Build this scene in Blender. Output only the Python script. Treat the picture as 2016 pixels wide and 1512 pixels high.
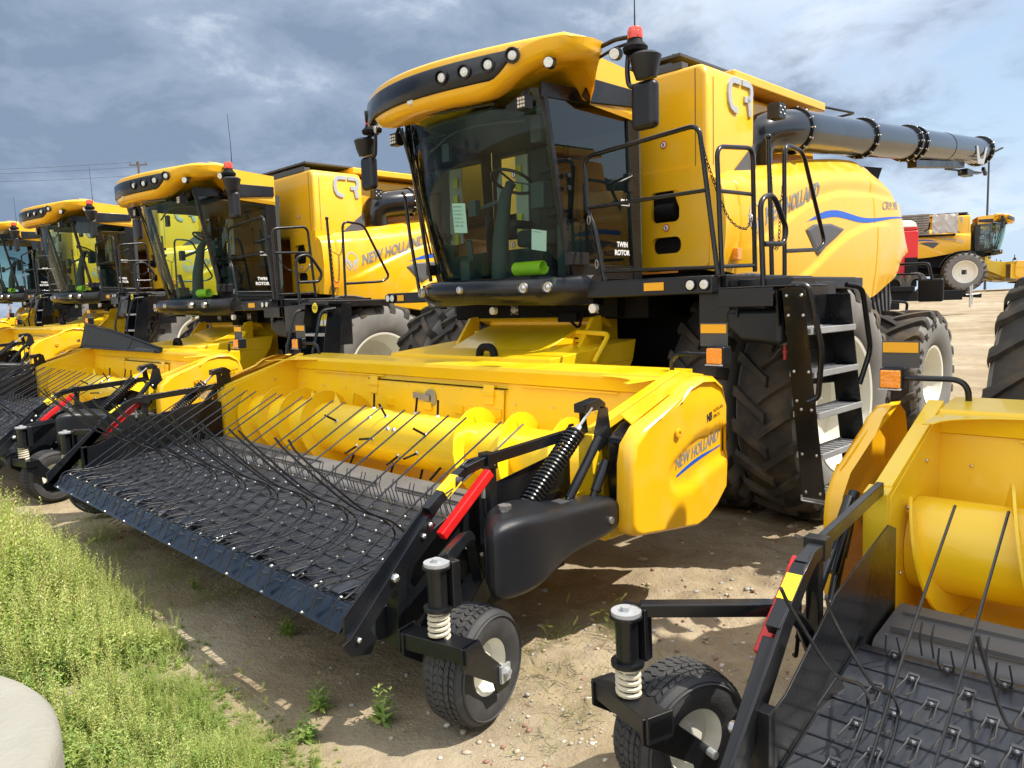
import bpy, bmesh, math, random
import numpy as np
from mathutils import Vector, Matrix, noise
R = math.radians
PI = math.pi
sc = bpy.context.scene
for o in list(bpy.data.objects): bpy.data.objects.remove(o)

# ------------------------------------------------------------------ camera
CAM = (5.0943, -6.4360, 1.8570); YAW, PITCH, ROLL = 0.79252, 0.10344, -0.03057
fw = Vector((-math.sin(YAW)*math.cos(PITCH), math.cos(YAW)*math.cos(PITCH), -math.sin(PITCH)))
r0 = Vector((math.cos(YAW), math.sin(YAW), 0)); u0 = r0.cross(fw)
rr = r0*math.cos(ROLL)+u0*math.sin(ROLL); uu = -r0*math.sin(ROLL)+u0*math.cos(ROLL)
cd = bpy.data.cameras.new('camera'); cam = bpy.data.objects.new('camera', cd); sc.collection.objects.link(cam)
M = Matrix((rr, uu, -fw)).transposed().to_4x4(); M.translation = Vector(CAM); cam.matrix_world = M
cd.sensor_width = 36; cd.lens = 1516.9/2016*36; cd.clip_start = 0.05; cd.clip_end = 9000
sc.camera = cam

# ------------------------------------------------------------------ light
SUN_EL, SUN_AZ = 55.0, 58.0      # azimuth: degrees from +y towards +x
w = bpy.data.worlds.new("World"); sc.world = w; w.use_nodes = True
nt = w.node_tree; nt.nodes.clear()
def N(nt, t, **k):
    n = nt.nodes.new(t)
    for a, v in k.items():
        if a.startswith('i_'): n.inputs[int(a[2:])].default_value = v
        else: setattr(n, a, v)
    return n
def math_n(nt, op, a, b=None, c=None, clamp=False):
    n = nt.nodes.new('ShaderNodeMath'); n.operation = op; n.use_clamp = clamp
    for i, v in enumerate((a, b, c)):
        if v is None: continue
        if isinstance(v, (int, float)): n.inputs[i].default_value = v
        else: nt.links.new(v, n.inputs[i])
    return n.outputs[0]
def ramp(nt, fac, stops, interp='LINEAR'):
    n = nt.nodes.new('ShaderNodeValToRGB'); n.color_ramp.interpolation = interp
    e = n.color_ramp.elements
    while len(e) < len(stops): e.new(0.5)
    for i, (p, c) in enumerate(stops):
        e[i].position = p; e[i].color = (c[0], c[1], c[2], 1) if not isinstance(c, (int, float)) else (c, c, c, 1)
    if fac is not None: nt.links.new(fac, n.inputs[0])
    return n.outputs[0]
def mixc(nt, fac, a, b, mode='MIX'):
    n = nt.nodes.new('ShaderNodeMix'); n.data_type = 'RGBA'; n.blend_type = mode
    for s, v in ((0, fac), (6, a), (7, b)):
        if isinstance(v, (int, float)): n.inputs[s].default_value = v if s == 0 else (v, v, v, 1)
        elif isinstance(v, (tuple, list)): n.inputs[s].default_value = (v[0], v[1], v[2], 1)
        else: nt.links.new(v, n.inputs[s])
    return n.outputs[2]
sky = N(nt, 'ShaderNodeTexSky', sky_type='NISHITA', sun_disc=False)
sky.sun_elevation = R(SUN_EL); sky.sun_rotation = R(SUN_AZ); sky.air_density = 1.0; sky.dust_density = 1.5
tc = N(nt, 'ShaderNodeTexCoord')
sep = N(nt, 'ShaderNodeSeparateXYZ'); nt.links.new(tc.outputs['Generated'], sep.inputs[0])
X, Y, Z = sep.outputs
zz = math_n(nt, 'ADD', math_n(nt, 'MAXIMUM', Z, 0.0), 0.30)
cmb = N(nt, 'ShaderNodeCombineXYZ')
nt.links.new(math_n(nt, 'DIVIDE', X, zz), cmb.inputs[0]); nt.links.new(math_n(nt, 'DIVIDE', Y, zz), cmb.inputs[1])
def wnoise(scale, det, rough, off, dist=0.0):
    mp = N(nt, 'ShaderNodeMapping'); mp.inputs[1].default_value = off; nt.links.new(cmb.outputs[0], mp.inputs[0])
    n = N(nt, 'ShaderNodeTexNoise'); n.inputs['Scale'].default_value = scale; n.inputs['Detail'].default_value = det
    n.inputs['Roughness'].default_value = rough; n.inputs['Distortion'].default_value = dist
    nt.links.new(mp.outputs[0], n.inputs['Vector']); return n.outputs[0]
n1 = wnoise(1.5, 9, .55, (8.2, 4.1, 2), .3); n2 = wnoise(.75, 3, .5, (5.1, 9.3, 7)); n3 = wnoise(4.0, 8, .62, (1.5, 8.1, 2), .25)
# the cloud deck: a heavy slate bank to the west, broken bright cloud and blue to the north
west = math_n(nt, 'ADD', math_n(nt, 'MULTIPLY', X, -0.80), math_n(nt, 'MULTIPLY', Y, -0.60))
low = ramp(nt, Z, [(.0, 1.0), (.08, .6), (.20, 0.0)])
cov = math_n(nt, 'ADD', math_n(nt, 'ADD', math_n(nt, 'MULTIPLY', n1, .7), math_n(nt, 'MULTIPLY', n3, .35)), math_n(nt, 'MULTIPLY', west, .35))
cover = ramp(nt, cov, [(.37, 0.0), (.50, 1.0)])
dens = math_n(nt, 'ADD', math_n(nt, 'ADD', math_n(nt, 'MULTIPLY', n2, .9), math_n(nt, 'MULTIPLY', n1, .55)), math_n(nt, 'MULTIPLY', n3, .52))
dens = math_n(nt, 'SUBTRACT', dens, .06)
dens = math_n(nt, 'ADD', dens, math_n(nt, 'MULTIPLY', west, .20))
dens = math_n(nt, 'SUBTRACT', dens, math_n(nt, 'MULTIPLY', low, .20))
dens = math_n(nt, 'SUBTRACT', dens, ramp(nt, Z, [(.38, 0.0), (.75, .40)]))  # overhead cloud, out of view, brightened to add fill light
back = math_n(nt, 'ADD', math_n(nt, 'MULTIPLY', X, .71), math_n(nt, 'MULTIPLY', Y, -.70))   # bright cloud added unseen behind the viewer, fill for the shaded faces
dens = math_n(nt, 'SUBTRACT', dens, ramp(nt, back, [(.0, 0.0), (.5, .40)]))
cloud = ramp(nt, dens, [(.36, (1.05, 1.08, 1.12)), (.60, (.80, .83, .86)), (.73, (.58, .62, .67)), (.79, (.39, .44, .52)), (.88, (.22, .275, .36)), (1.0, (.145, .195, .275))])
lp = mixc(nt, 1.0, sky.outputs[0], (.10, .10, .10), 'MULTIPLY')
blue = mixc(nt, ramp(nt, Z, [(0.0, 0.95), (.16, .6), (.40, .4)]), lp, (.36, .46, .58))
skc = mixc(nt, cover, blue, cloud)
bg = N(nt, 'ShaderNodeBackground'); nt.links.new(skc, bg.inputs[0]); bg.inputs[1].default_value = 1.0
wo = N(nt, 'ShaderNodeOutputWorld'); nt.links.new(bg.outputs[0], wo.inputs[0])
sd = bpy.data.lights.new('sun', 'SUN'); sd.energy = 3.8; sd.angle = R(.53); sd.color = (1, .94, .84)
so = bpy.data.objects.new('sun', sd); sc.collection.objects.link(so)
dv = Vector((math.sin(R(SUN_AZ))*math.cos(R(SUN_EL)), math.cos(R(SUN_AZ))*math.cos(R(SUN_EL)), math.sin(R(SUN_EL))))
so.rotation_euler = dv.to_track_quat('Z', 'Y').to_euler()
sc.view_settings.view_transform = 'Standard'; sc.view_settings.look = 'None'
sc.view_settings.exposure = 0.80; sc.view_settings.gamma = 1.0
sc.cycles.max_bounces = 8; sc.cycles.transparent_max_bounces = 16; sc.cycles.use_denoising = True
sc.cycles.caustics_reflective = False; sc.cycles.caustics_refractive = False

# ------------------------------------------------------------------ materials
MATS = {}
def mat(name, col, rough=.5, metal=0, coat=0, spec=.5, bump=0, bscale=40, dirt=0, dirtcol=(.25, .2, .14), dscale=3, var=0):
    m = bpy.data.materials.new(name); m.use_nodes = True; t = m.node_tree; b = t.nodes['Principled BSDF']
    b.inputs['Base Color'].default_value = (*col, 1); b.inputs['Roughness'].default_value = rough
    b.inputs['Metallic'].default_value = metal; b.inputs['Coat Weight'].default_value = coat; b.inputs['Coat Roughness'].default_value = .06
    b.inputs['Specular IOR Level'].default_value = spec
    tcn = N(t, 'ShaderNodeTexCoord')
    def nz(s, d=4):
        n = N(t, 'ShaderNodeTexNoise'); n.inputs['Scale'].default_value = s; n.inputs['Detail'].default_value = d
        t.links.new(tcn.outputs['Object'], n.inputs['Vector']); return n.outputs[0]
    c = None
    if var:
        c = mixc(t, ramp(t, nz(dscale*.7), [(.3, 0.0), (.7, 1.0)]), tuple(x*(1-var) for x in col), tuple(min(1, x*(1+var)) for x in col))
    if dirt:
        f = ramp(t, nz(dscale, 9), [(.45, 0.0), (.75, dirt)])
        c = mixc(t, f, c if c is not None else col, dirtcol)
        t.links.new(ramp(t, nz(dscale, 9), [(.45, rough), (.75, min(1, rough+.3))]), b.inputs['Roughness'])
    elif rough < .6:
        t.links.new(ramp(t, nz(6, 6), [(.3, rough*.85), (.7, min(1, rough*1.2))]), b.inputs['Roughness'])
    if c is not None: t.links.new(c, b.inputs['Base Color'])
    if bump:
        bp = N(t, 'ShaderNodeBump'); bp.inputs['Strength'].default_value = bump; bp.inputs['Distance'].default_value = .01
        t.links.new(nz(bscale, 3), bp.inputs['Height']); t.links.new(bp.outputs[0], b.inputs['Normal'])
    MATS[name] = m; return m
mat('yellow', (.88, .475, .008), .28, coat=.4, dirt=.16, dirtcol=(.66, .48, .16), dscale=5)
mat('header_yellow', (.90, .58, .006), .33, coat=.35, dirt=.12, dirtcol=(.55, .42, .12), dscale=3)
mat('dusty_yellow', (.66, .46, .05), .45, coat=.1, dirt=.5, dirtcol=(.46, .38, .18), dscale=4)
mat('black', (.006, .007, .009), .25, coat=.15, spec=.4, dirt=.06, dirtcol=(.08, .07, .06))
mat('black_plastic', (.011, .012, .015), .36, spec=.4, bump=.15, bscale=400)
mat('matte_black', (.005, .005, .006), .7, spec=.2)
mat('navy', (.006, .011, .021), .25, coat=.4, dirt=.15, dirtcol=(.05, .06, .07), dscale=6)
mat('tube', (.008, .009, .011), .2, coat=.35)
mat('rubber', (.042, .038, .034), .78, bump=.35, bscale=60, dirt=.85, dirtcol=(.17, .13, .085), dscale=4)
mat('sidewall', (.17, .165, .155), .75, bump=.2, bscale=90, dirt=.6, dirtcol=(.28, .26, .23), dscale=4)
mat('tyre_letter', (.012, .012, .012), .6)
mat('caster_rubber', (.035, .035, .037), .65, bump=.2, bscale=90, dirt=.35, dirtcol=(.11, .10, .085), dscale=9)
mat('rim', (.80, .78, .68), .4, coat=.2, dirt=.1, dirtcol=(.5, .42, .3))
mat('zinc', (.62, .62, .60), .38, metal=1)
mat('steel', (.42, .42, .41), .45, metal=.9)
mat('galv', (.50, .51, .52), .5, metal=.6, bump=.3, bscale=120)
mat('spring_cream', (.62, .56, .42), .45, dirt=.2)
mat('silver', (.44, .46, .49), .4)
mat('white', (.8, .8, .78), .5)
mat('paper', (.80, .84, .82), .8)
mat('pink_paper', (.8, .8, .85), .8)
mat('ink', (.05, .05, .07), .7)
mat('red', (.62, .012, .012), .35, coat=.2)
mat('dark_red', (.30, .02, .03), .4, coat=.2)
mat('blue', (.012, .10, .52), .35)
mat('amber_mark', (.85, .42, .01), .4)
mat('label_yellow', (.85, .66, .02), .45)
mat('belt', (.014, .017, .024), .36, bump=.2, bscale=30, dirt=.35, dirtcol=(.06, .06, .062), dscale=5)
mat('belt_rear', (.10, .095, .092), .5, bump=.1, bscale=30, dirt=.6, dirtcol=(.16, .15, .14), dscale=4)
mat('wire', (.10, .10, .105), .35, metal=.7)
mat('belt_bolt', (.26, .26, .27), .45, metal=.8)
mat('tine', (.008, .009, .012), .3, coat=.2)
mat('grey_dark', (.06, .062, .066), .5)
mat('grille', (.09, .09, .095), .55)
mat('seat', (.02, .021, .024), .8)
mat('interior', (.034, .048, .05), .7)
mat('hose_green', (.60, .78, .02), .35)
mat('mesh_cloth', (.025, .026, .024), .7, bump=.3, bscale=300)
mat('concrete', (.265, .255, .22), .9, bump=.5, bscale=45, dirt=.6, dirtcol=(.25, .235, .19), dscale=3, var=.15)
mat('tarp', (.55, .52, .48), .6, dirt=.5, dirtcol=(.3, .27, .24), dscale=2)
mat('wood_grey', (.30, .27, .24), .8, dirt=.4)
mat('pole_metal', (.05, .05, .05), .5)
mat('wood_pole', (.12, .09, .065), .85)
def lens(name, col, rough=.12):
    m = mat(name, col, rough, coat=1); b = m.node_tree.nodes['Principled BSDF']
    t = m.node_tree; tcn = N(t, 'ShaderNodeTexCoord'); v = N(t, 'ShaderNodeTexVoronoi'); v.inputs['Scale'].default_value = 45
    t.links.new(tcn.outputs['Object'], v.inputs[0]); bp = N(t, 'ShaderNodeBump'); bp.inputs['Strength'].default_value = .6; bp.inputs['Distance'].default_value = .01
    t.links.new(v.outputs[0], bp.inputs['Height']); t.links.new(bp.outputs[0], b.inputs['Normal'])
lens('amber', (.90, .30, .008)); lens('red_lens', (.85, .06, .02)); lens('clear_lens', (.75, .75, .70))
def glass(name, col, ior=1.5, rough=.0, refl=1.0):
    m = bpy.data.materials.new(name); m.use_nodes = True; t = m.node_tree; t.nodes.clear()
    tr = N(t, 'ShaderNodeBsdfTransparent'); tr.inputs[0].default_value = (*col, 1)
    gl = N(t, 'ShaderNodeBsdfGlossy'); gl.inputs['Roughness'].default_value = rough
    fr = N(t, 'ShaderNodeFresnel'); fr.inputs[0].default_value = ior
    f = math_n(t, 'MULTIPLY', fr.outputs[0], refl, clamp=True)
    mx = N(t, 'ShaderNodeMixShader'); t.links.new(f, mx.inputs[0]); t.links.new(tr.outputs[0], mx.inputs[1]); t.links.new(gl.outputs[0], mx.inputs[2])
    ot = N(t, 'ShaderNodeOutputMaterial'); t.links.new(mx.outputs[0], ot.inputs[0]); MATS[name] = m
glass('windscreen_glass', (.70, .93, .86), refl=.5); glass('door_glass', (.60, .76, .74), refl=1.8)

# ------------------------------------------------------------------ mesh builder
class MB:
    def __init__(s): s.v = []; s.f = []; s.mi = []; s.m = 0
    def add(s, vs, fs):
        o = len(s.v); s.v += [tuple(p) for p in vs]; s.f += [tuple(i+o for i in f) for f in fs]; s.mi += [s.m]*len(fs); return s
    def box(s, x0, x1, y0, y1, z0, z1):
        return s.add([(x, y, z) for x in (x0, x1) for y in (y0, y1) for z in (z0, z1)],
                     [(0, 1, 3, 2), (4, 6, 7, 5), (0, 4, 5, 1), (2, 3, 7, 6), (0, 2, 6, 4), (1, 5, 7, 3)])
    def obox(s, p0, p1, w, h, up=(0, 0, 1)):          # bar of w (sideways) x h (up) from p0 to p1
        p0 = Vector(p0); p1 = Vector(p1); d = (p1-p0).normalized(); u = Vector(up); sd_ = d.cross(u)
        if sd_.length < 1e-4: sd_ = d.cross(Vector((0, 1, 0)))
        sd_.normalize(); u = sd_.cross(d)
        vs = [p+sd_*a*w/2+u*b*h/2 for p in (p0, p1) for a, b in ((-1, -1), (1, -1), (1, 1), (-1, 1))]
        return s.add(vs, [(3, 2, 1, 0), (4, 5, 6, 7), (0, 1, 5, 4), (1, 2, 6, 5), (2, 3, 7, 6), (3, 0, 4, 7)])
    def tube(s, pts, r, n=8, closed=False, cap=True):
        P = [Vector(p) for p in pts]; k = len(P); rs = r if isinstance(r, (list, tuple)) else [r]*k
        vs = []; up = None
        for i, p in enumerate(P):
            if closed: d = (P[(i+1) % k]-P[i-1]).normalized()
            else: d = (P[min(i+1, k-1)]-P[max(i-1, 0)]).normalized()
            if up is None:
                up = Vector((0, 0, 1)) if abs(d.z) < .9 else Vector((1, 0, 0))
            a = d.cross(up)
            if a.length < 1e-5: a = d.cross(Vector((0, 1, 0)))
            a.normalize(); up = a.cross(d); up.normalize()
            for j in range(n):
                t = 2*PI*j/n; vs.append(p+a*math.cos(t)*rs[i]+up*math.sin(t)*rs[i])
        fs = []
        for i in range(k if closed else k-1):
            i2 = (i+1) % k
            for j in range(n): fs.append((i*n+j, i*n+(j+1) % n, i2*n+(j+1) % n, i2*n+j))
        if cap and not closed: fs += [tuple(range(n-1, -1, -1)), tuple((k-1)*n+j for j in range(n))]
        return s.add(vs, fs)
    def cyl(s, p0, p1, r, n=12): return s.tube([p0, p1], r, n)
    def lathe(s, prof, org, axis='x', n=24, closed=False):      # prof: (radius, height along axis)
        vs = []
        for (r_, h) in prof:
            for j in range(n):
                t = 2*PI*j/n; a, b = r_*math.cos(t), r_*math.sin(t)
                v = {'x': (h, a, b), 'y': (a, h, b), 'z': (a, b, h)}[axis]
                vs.append((org[0]+v[0], org[1]+v[1], org[2]+v[2]))
        fs = []; k = len(prof)
        for i in range(k if closed else k-1):
            i2 = (i+1) % k
            for j in range(n): fs.append((i*n+j, i*n+(j+1) % n, i2*n+(j+1) % n, i2*n+j))
        return s.add(vs, fs)
    def prism(s, poly, lo, hi, axis='x'):              # polygon in the plane across the axis
        k = len(poly); mk = {'x': lambda a, b, h: (h, a, b), 'y': lambda a, b, h: (a, h, b), 'z': lambda a, b, h: (a, b, h)}[axis]
        return s.add([mk(a, b, lo) for a, b in poly]+[mk(a, b, hi) for a, b in poly],
                     [tuple(range(k)), tuple(range(2*k-1, k-1, -1))]+[(i, (i+1) % k, k+(i+1) % k, k+i) for i in range(k)])
    def sheet(s, poly, t=.006, off=(1, 0, 0)):          # 3-D polygon given thickness along off
        k = len(poly); o = Vector(off)*t
        return s.add([Vector(p) for p in poly]+[Vector(p)+o for p in poly],
                     [tuple(range(k)), tuple(range(2*k-1, k-1, -1))]+[(i, (i+1) % k, k+(i+1) % k, k+i) for i in range(k)])
    def grid(s, rows, closed_u=False):
        m_ = len(rows[0]); vs = [p for r_ in rows for p in r_]; fs = []
        for i in range(len(rows)-1):
            for j in range(m_ if closed_u else m_-1): fs.append((i*m_+j, i*m_+(j+1) % m_, (i+1)*m_+(j+1) % m_, (i+1)*m_+j))
        return s.add(vs, fs)
    def bolt(s, p, d=(1, 0, 0), r=.011, h=.010):
        p = Vector(p); d = Vector(d).normalized(); return s.tube([p, p+d*h*.7, p+d*h], [r, r*.9, r*.45], 6)
    def mirror(s): s.v = [(-x, y, z) for x, y, z in s.v]; s.f = [tuple(reversed(f)) for f in s.f]; return s
    def xf(s, mtx, start=0): s.v[start:] = [tuple(mtx @ Vector(p)) for p in s.v[start:]]; return s
    def build(s, name, m, parent=None, bevel=0, smooth=True, fixn=True, seg=2, ang=35, solid=0, host=None):
        if host is not None:                               # small fixings belong to the part they sit on
            o = s.build(name, m, None, 0, smooth, fixn, seg, ang); hm = host.data; k = len(hm.materials)
            for q in o.data.materials: hm.materials.append(q)
            o.data.polygons.foreach_set('material_index', [p.material_index+k for p in o.data.polygons])
            b = bmesh.new(); b.from_mesh(hm); b.from_mesh(o.data); b.to_mesh(hm); b.free()
            me = o.data; bpy.data.objects.remove(o); bpy.data.meshes.remove(me); return host
        me = bpy.data.meshes.new(name); me.from_pydata(s.v, [], s.f)
        ms = m if isinstance(m, (list, tuple)) else [m]
        for q in ms: me.materials.append(MATS[q])
        if len(ms) > 1: me.polygons.foreach_set('material_index', s.mi)
        if fixn:
            b = bmesh.new(); b.from_mesh(me); bmesh.ops.recalc_face_normals(b, faces=b.faces); b.to_mesh(me); b.free()
        if smooth:
            me.shade_smooth(); me.set_sharp_from_angle(angle=R(ang))
        o = bpy.data.objects.new(name, me); sc.collection.objects.link(o)
        if parent: o.parent = parent
        if solid:
            md = o.modifiers.new('thickness', 'SOLIDIFY'); md.thickness = solid
        if bevel:
            md = o.modifiers.new('bevel', 'BEVEL'); md.width = bevel; md.segments = seg; md.limit_method = 'ANGLE'; md.angle_limit = R(40); md.harden_normals = smooth
        return o
def empty(name, parent=None, loc=(0, 0, 0), rz=0):
    o = bpy.data.objects.new(name, None); sc.collection.objects.link(o); o.location = loc; o.rotation_euler = (0, 0, rz)
    o.empty_display_size = .2
    if parent: o.parent = parent
    return o
def tag(o, label=None, cat=None, group=None, kind=None):
    for k, v in (('label', label), ('category', cat), ('group', group), ('kind', kind)):
        if v: o[k] = v
    return o
def kids(o): return [c for c in sc.objects if c.parent == o]
def copy_tree(o, parent=None, skip=(), _k=None):
    if _k is None:
        _k = {}
        for c in sc.objects:
            if c.parent: _k.setdefault(c.parent, []).append(c)
    c = o.copy(); sc.collection.objects.link(c); c.parent = parent
    for ch in _k.get(o, []):
        if ch.name.split('.')[0] in skip: continue
        copy_tree(ch, c, skip, _k)
    return c
def arc(c, r, a0, a1, n, f=lambda a, b: (0, a, b)):
    return [f(c[0]+r*math.cos(R(a0+(a1-a0)*i/n)), c[1]+r*math.sin(R(a0+(a1-a0)*i/n))) for i in range(n+1)]
def rounded(pts, r, n=5):                              # round the corners of an open 3-D polyline
    P = [Vector(p) for p in pts]; out = [P[0]]
    for i in range(1, len(P)-1):
        a, b, c = P[i-1], P[i], P[i+1]; d1 = (a-b); d2 = (c-b); q = min(r, d1.length*.45, d2.length*.45)
        s_, e = b+d1.normalized()*q, b+d2.normalized()*q
        for k in range(n+1):
            t = k/n; out.append(s_*(1-t)**2+b*2*t*(1-t)+e*t*t)
    out.append(P[-1]); return out
def spline(pts, n=6):
    P = [Vector(p) for p in pts]; P = [P[0]*2-P[1]]+P+[P[-1]*2-P[-2]]; out = []
    for i in range(1, len(P)-2):
        for k in range(n):
            t = k/n; a, b, c, d = P[i-1:i+3]
            out.append(.5*((2*b)+(c-a)*t+(2*a-5*b+4*c-d)*t*t+(3*b-a-3*c+d)*t**3))
    out.append(P[-2]); return out
def lerp(pts, x):
    if x <= pts[0][0]: return pts[0][1]
    for (a, b), (c, d) in zip(pts, pts[1:]):
        if x <= c: return b+(d-b)*(x-a)/(c-a)
    return pts[-1][1]
def sst(a, b, x):
    t = min(1, max(0, (x-a)/(b-a))); return t*t*(3-2*t)
_tc = {}
def text_geo(txt, bold=0.0, shear=0.0, ext=0.0, space=1.0):
    key = (txt, bold, shear, ext, space)
    if key not in _tc:
        c = bpy.data.curves.new('t', 'FONT'); c.body = txt; c.offset = bold; c.shear = shear; c.extrude = ext; c.align_x = 'LEFT'
        c.space_character = space; c.resolution_u = 3
        o = bpy.data.objects.new('t', c); sc.collection.objects.link(o)
        me = bpy.data.meshes.new_from_object(o)
        _tc[key] = ([tuple(v.co) for v in me.vertices], [tuple(p.vertices) for p in me.polygons])
        bpy.data.objects.remove(o); bpy.data.meshes.remove(me); bpy.data.curves.remove(c)
    return _tc[key]
def put_text(mb, txt, org, right, up, h, width=None, fn=None, **k):
    vs, fs = text_geo(txt, **k)
    org, right, up = Vector(org), Vector(right).normalized(), Vector(up).normalized(); nrm = right.cross(up)
    xs = [v[0] for v in vs]; wd = max(xs)-min(xs); sx = (width/wd) if width else h/.72; x0 = min(xs)
    out = []
    for v in vs:
        p = org+right*(v[0]-x0)*sx+up*v[1]*h/.72+nrm*v[2]*h
        out.append(fn(p) if fn else p)
    mb.add(out, fs)
    return mb

# ================================================================== PICKUP HEADER
HW = 2.30
def auger_mb(x0, x1, cy, cz, r0_, r1, pitch, hand, ph=0, n=22):
    mb = MB(); T = .006; k = int(abs(x1-x0)/pitch*n); rows = []
    for i in range(k+1):
        a = ph+hand*2*PI*i/n; x = x0+(x1-x0)*i/k
        ca, sa = math.cos(a), math.sin(a)
        rows.append([(x-T, cy+r0_*ca, cz+r0_*sa), (x-T, cy+r1*ca, cz+r1*sa), (x+T, cy+r1*ca, cz+r1*sa), (x+T, cy+r0_*ca, cz+r0_*sa)])
    mb.grid(rows); a = ph
    return mb
def caster(parent, sx, steer, px, py, gz=0.0):
    """swivelling gauge wheel; px,py is the pivot post, steer the fork direction in degrees"""
    e = empty('caster_wheel', parent)
    S = MB()
    # arm from the header frame to the post
    ax = HW+.05
    S.tube(rounded([(ax+.02, py+.47, .52), (ax+.08, py+.37, .80), (px-.02, py+.06, .79)], .1, 6), .036, 4)
    S.box(px-.055, px+.055, py+.04, py+.085, .60, .80)
    S.obox((ax, py+.50, .50), (ax+.04, py+.34, .40), .10, .12)
    if sx < 0: S.mirror()
    S.build('arm', 'black', e, bevel=.006)
    q = MB(); q.cyl((px, py, .60), (px, py, .79), .042, 16); q.cyl((px, py, .595), (px, py, .61), .062, 16); q.cyl((px, py, .775), (px, py, .785), .06, 16)
    if sx < 0: q.mirror()
    q.build('pivot_post', 'black', e)
    q = MB(); q.cyl((px, py, .786), (px, py, .800), .055, 20); q.cyl((px, py, .80), (px, py, .815), .02, 6)
    if sx < 0: q.mirror()
    q.build('post_cap', 'galv', e)
    q = MB(); pts = []
    for i in range(5*14+1): a = 2*PI*i/14; pts.append((px+.040*math.cos(a), py+.040*math.sin(a), .475+.118*i/70))
    q.tube(pts, .0095, 6)
    if sx < 0: q.mirror()
    q.build('coil_spring', 'spring_cream', e)
    # fork and wheel, built pointing to -y (wheel ahead), then turned about the post
    rot = Matrix.Translation((px, py, 0)) @ Matrix.Rotation(R(steer), 4, 'Z')
    WX = .155; wy, wz, wr = .235, .262, .262
    F = MB(); F.box(-WX-.03, WX+.02, -.05, .05, .405, .475); F.box(-WX-.03, -WX-.018, -.055, .055, .39, .49)
    for s_ in (-1, 1):
        pl = [(-.06, .475), (.06, .475), (.105, .40), (wy+.055, wz-.03), (wy+.04, wz-.085), (wy-.05, wz-.085), (wy-.07, wz-.03), (-.06, .38)]
        x = s_*WX; F.prism(pl, x-.006, x+.006)
    F.xf(rot); 
    if sx < 0: F.mirror()
    F.build('fork', 'black', e, bevel=.003)
    q = MB(); q.cyl((-WX-.04, wy, wz), (WX+.04, wy, wz), .016, 10); q.box(WX+.007, WX+.02, wy-.035, wy+.035, wz-.045, wz+.03); q.bolt((WX+.02, wy, wz), r=.022, h=.02)
    q.xf(rot)
    if sx < 0: q.mirror()
    q.build('axle', 'galv', e)
    W = .105; ty = MB()
    prof = [(.125, -W*.86), (.15, -W), (.20, -W*1.06), (.235, -W*.98), (.250, -W*.80)]
    for i in range(9):                                     # ribbed crown with grooves
        h = -W*.72+W*1.44*i/8; g = .0 if i % 2 == 0 else -.006
        cr_ = .262-.010*(h/(W*.75))**2
        prof += [(cr_+g-.003*0, h-W*.075), (cr_+g, h+W*.075)]
    prof += [(.250, W*.80), (.235, W*.98), (.20, W*1.06), (.15, W), (.125, W*.86)]
    ty.lathe(prof, (0, wy, wz), 'x', 56)
    # zig-zag sipes: shift the crown rings
    ty2 = MB()
    nb = 46
    for i in range(nb):
        a0 = 2*PI*i/nb
        for j in range(6):
            h0 = -W*.74+W*.25*j; sft = .35 if j % 2 else -.35
            def pt(h, da, r_): a = a0+da*2*PI/nb; return (h, wy+r_*math.cos(a), wz+r_*math.sin(a))
            rad = .2645-.010*((h0+W*.1)/(W*.75))**2
            ty2.add([pt(h0+.002, -.33-sft*.5, rad), pt(h0+W*.23, -.33+sft*.5, rad), pt(h0+W*.23, .38+sft*.5, rad), pt(h0+.002, .38-sft*.5, rad),
                     pt(h0+.002, -.33-sft*.5, rad-.008), pt(h0+W*.23, -.33+sft*.5, rad-.008), pt(h0+W*.23, .38+sft*.5, rad-.008), pt(h0+.002, .38-sft*.5, rad-.008)],
                    [(0, 1, 2, 3), (0, 4, 5, 1), (1, 5, 6, 2), (2, 6, 7, 3), (3, 7, 4, 0)])
    ty.add(ty2.v, ty2.f)
    for s_ in (-1, 1): ty.lathe([(.222, s_*W*1.02), (.226, s_*W*1.09), (.230, s_*W*1.02)], (0, wy, wz), 'x', 56)
    ty.xf(rot)
    if sx < 0: ty.mirror()
    ty.build('tyre', 'caster_rubber', e)
    rm = MB()
    for s_ in (1, -1): rm.lathe([(.150, s_*.085), (.140, s_*.098), (.128, s_*.09), (.118, s_*.05), (.105, s_*.028), (.06, s_*.035), (.055, s_*.06), (.0, s_*.062)], (0, wy, wz), 'x', 36)
    rm.xf(rot)
    if sx < 0: rm.mirror()
    rm.build('rim', 'rim', e)
    return e
def marker_light(parent, sx):
    e = empty('marker_light', parent)
    q = MB(); q.tube(rounded([(2.22, -2.10, 1.30), (2.22, -2.12, 1.50), (2.52, -2.14, 1.50)], .09, 8), .016, 8)
    x0 = 2.52
    if sx < 0: q.mirror()
    q.build('bracket', 'black', e)
    q = MB(); q.box(x0, x0+.12, -2.18, -2.08, 1.435, 1.555); 
    if sx < 0: q.mirror()
    q.build('housing', 'black_plastic', e, bevel=.012)
    q = MB(); q.box(x0+.008, x0+.112, -2.199, -2.181, 1.447, 1.545)
    if sx < 0: q.mirror()
    q.build('lens', 'amber', e, bevel=.008)
    q = MB(); q.box(x0+.004, x0+.116, -2.205, -2.183, 1.438, 1.445)
    if sx < 0: q.mirror()
    q.build('lens_rim', 'silver', e)
    q = MB(); q.box(x0-.07, x0+.12, -2.135, -2.129, 1.555, 1.70)
    if sx < 0: q.mirror()
    q.build('panel', 'grey_dark', e)
    q = MB(); q.box(x0-.064, x0+.114, -2.140, -2.1355, 1.637, 1.692)
    if sx < 0: q.mirror()
    q.build('reflector', 'amber_mark', e)

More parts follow.
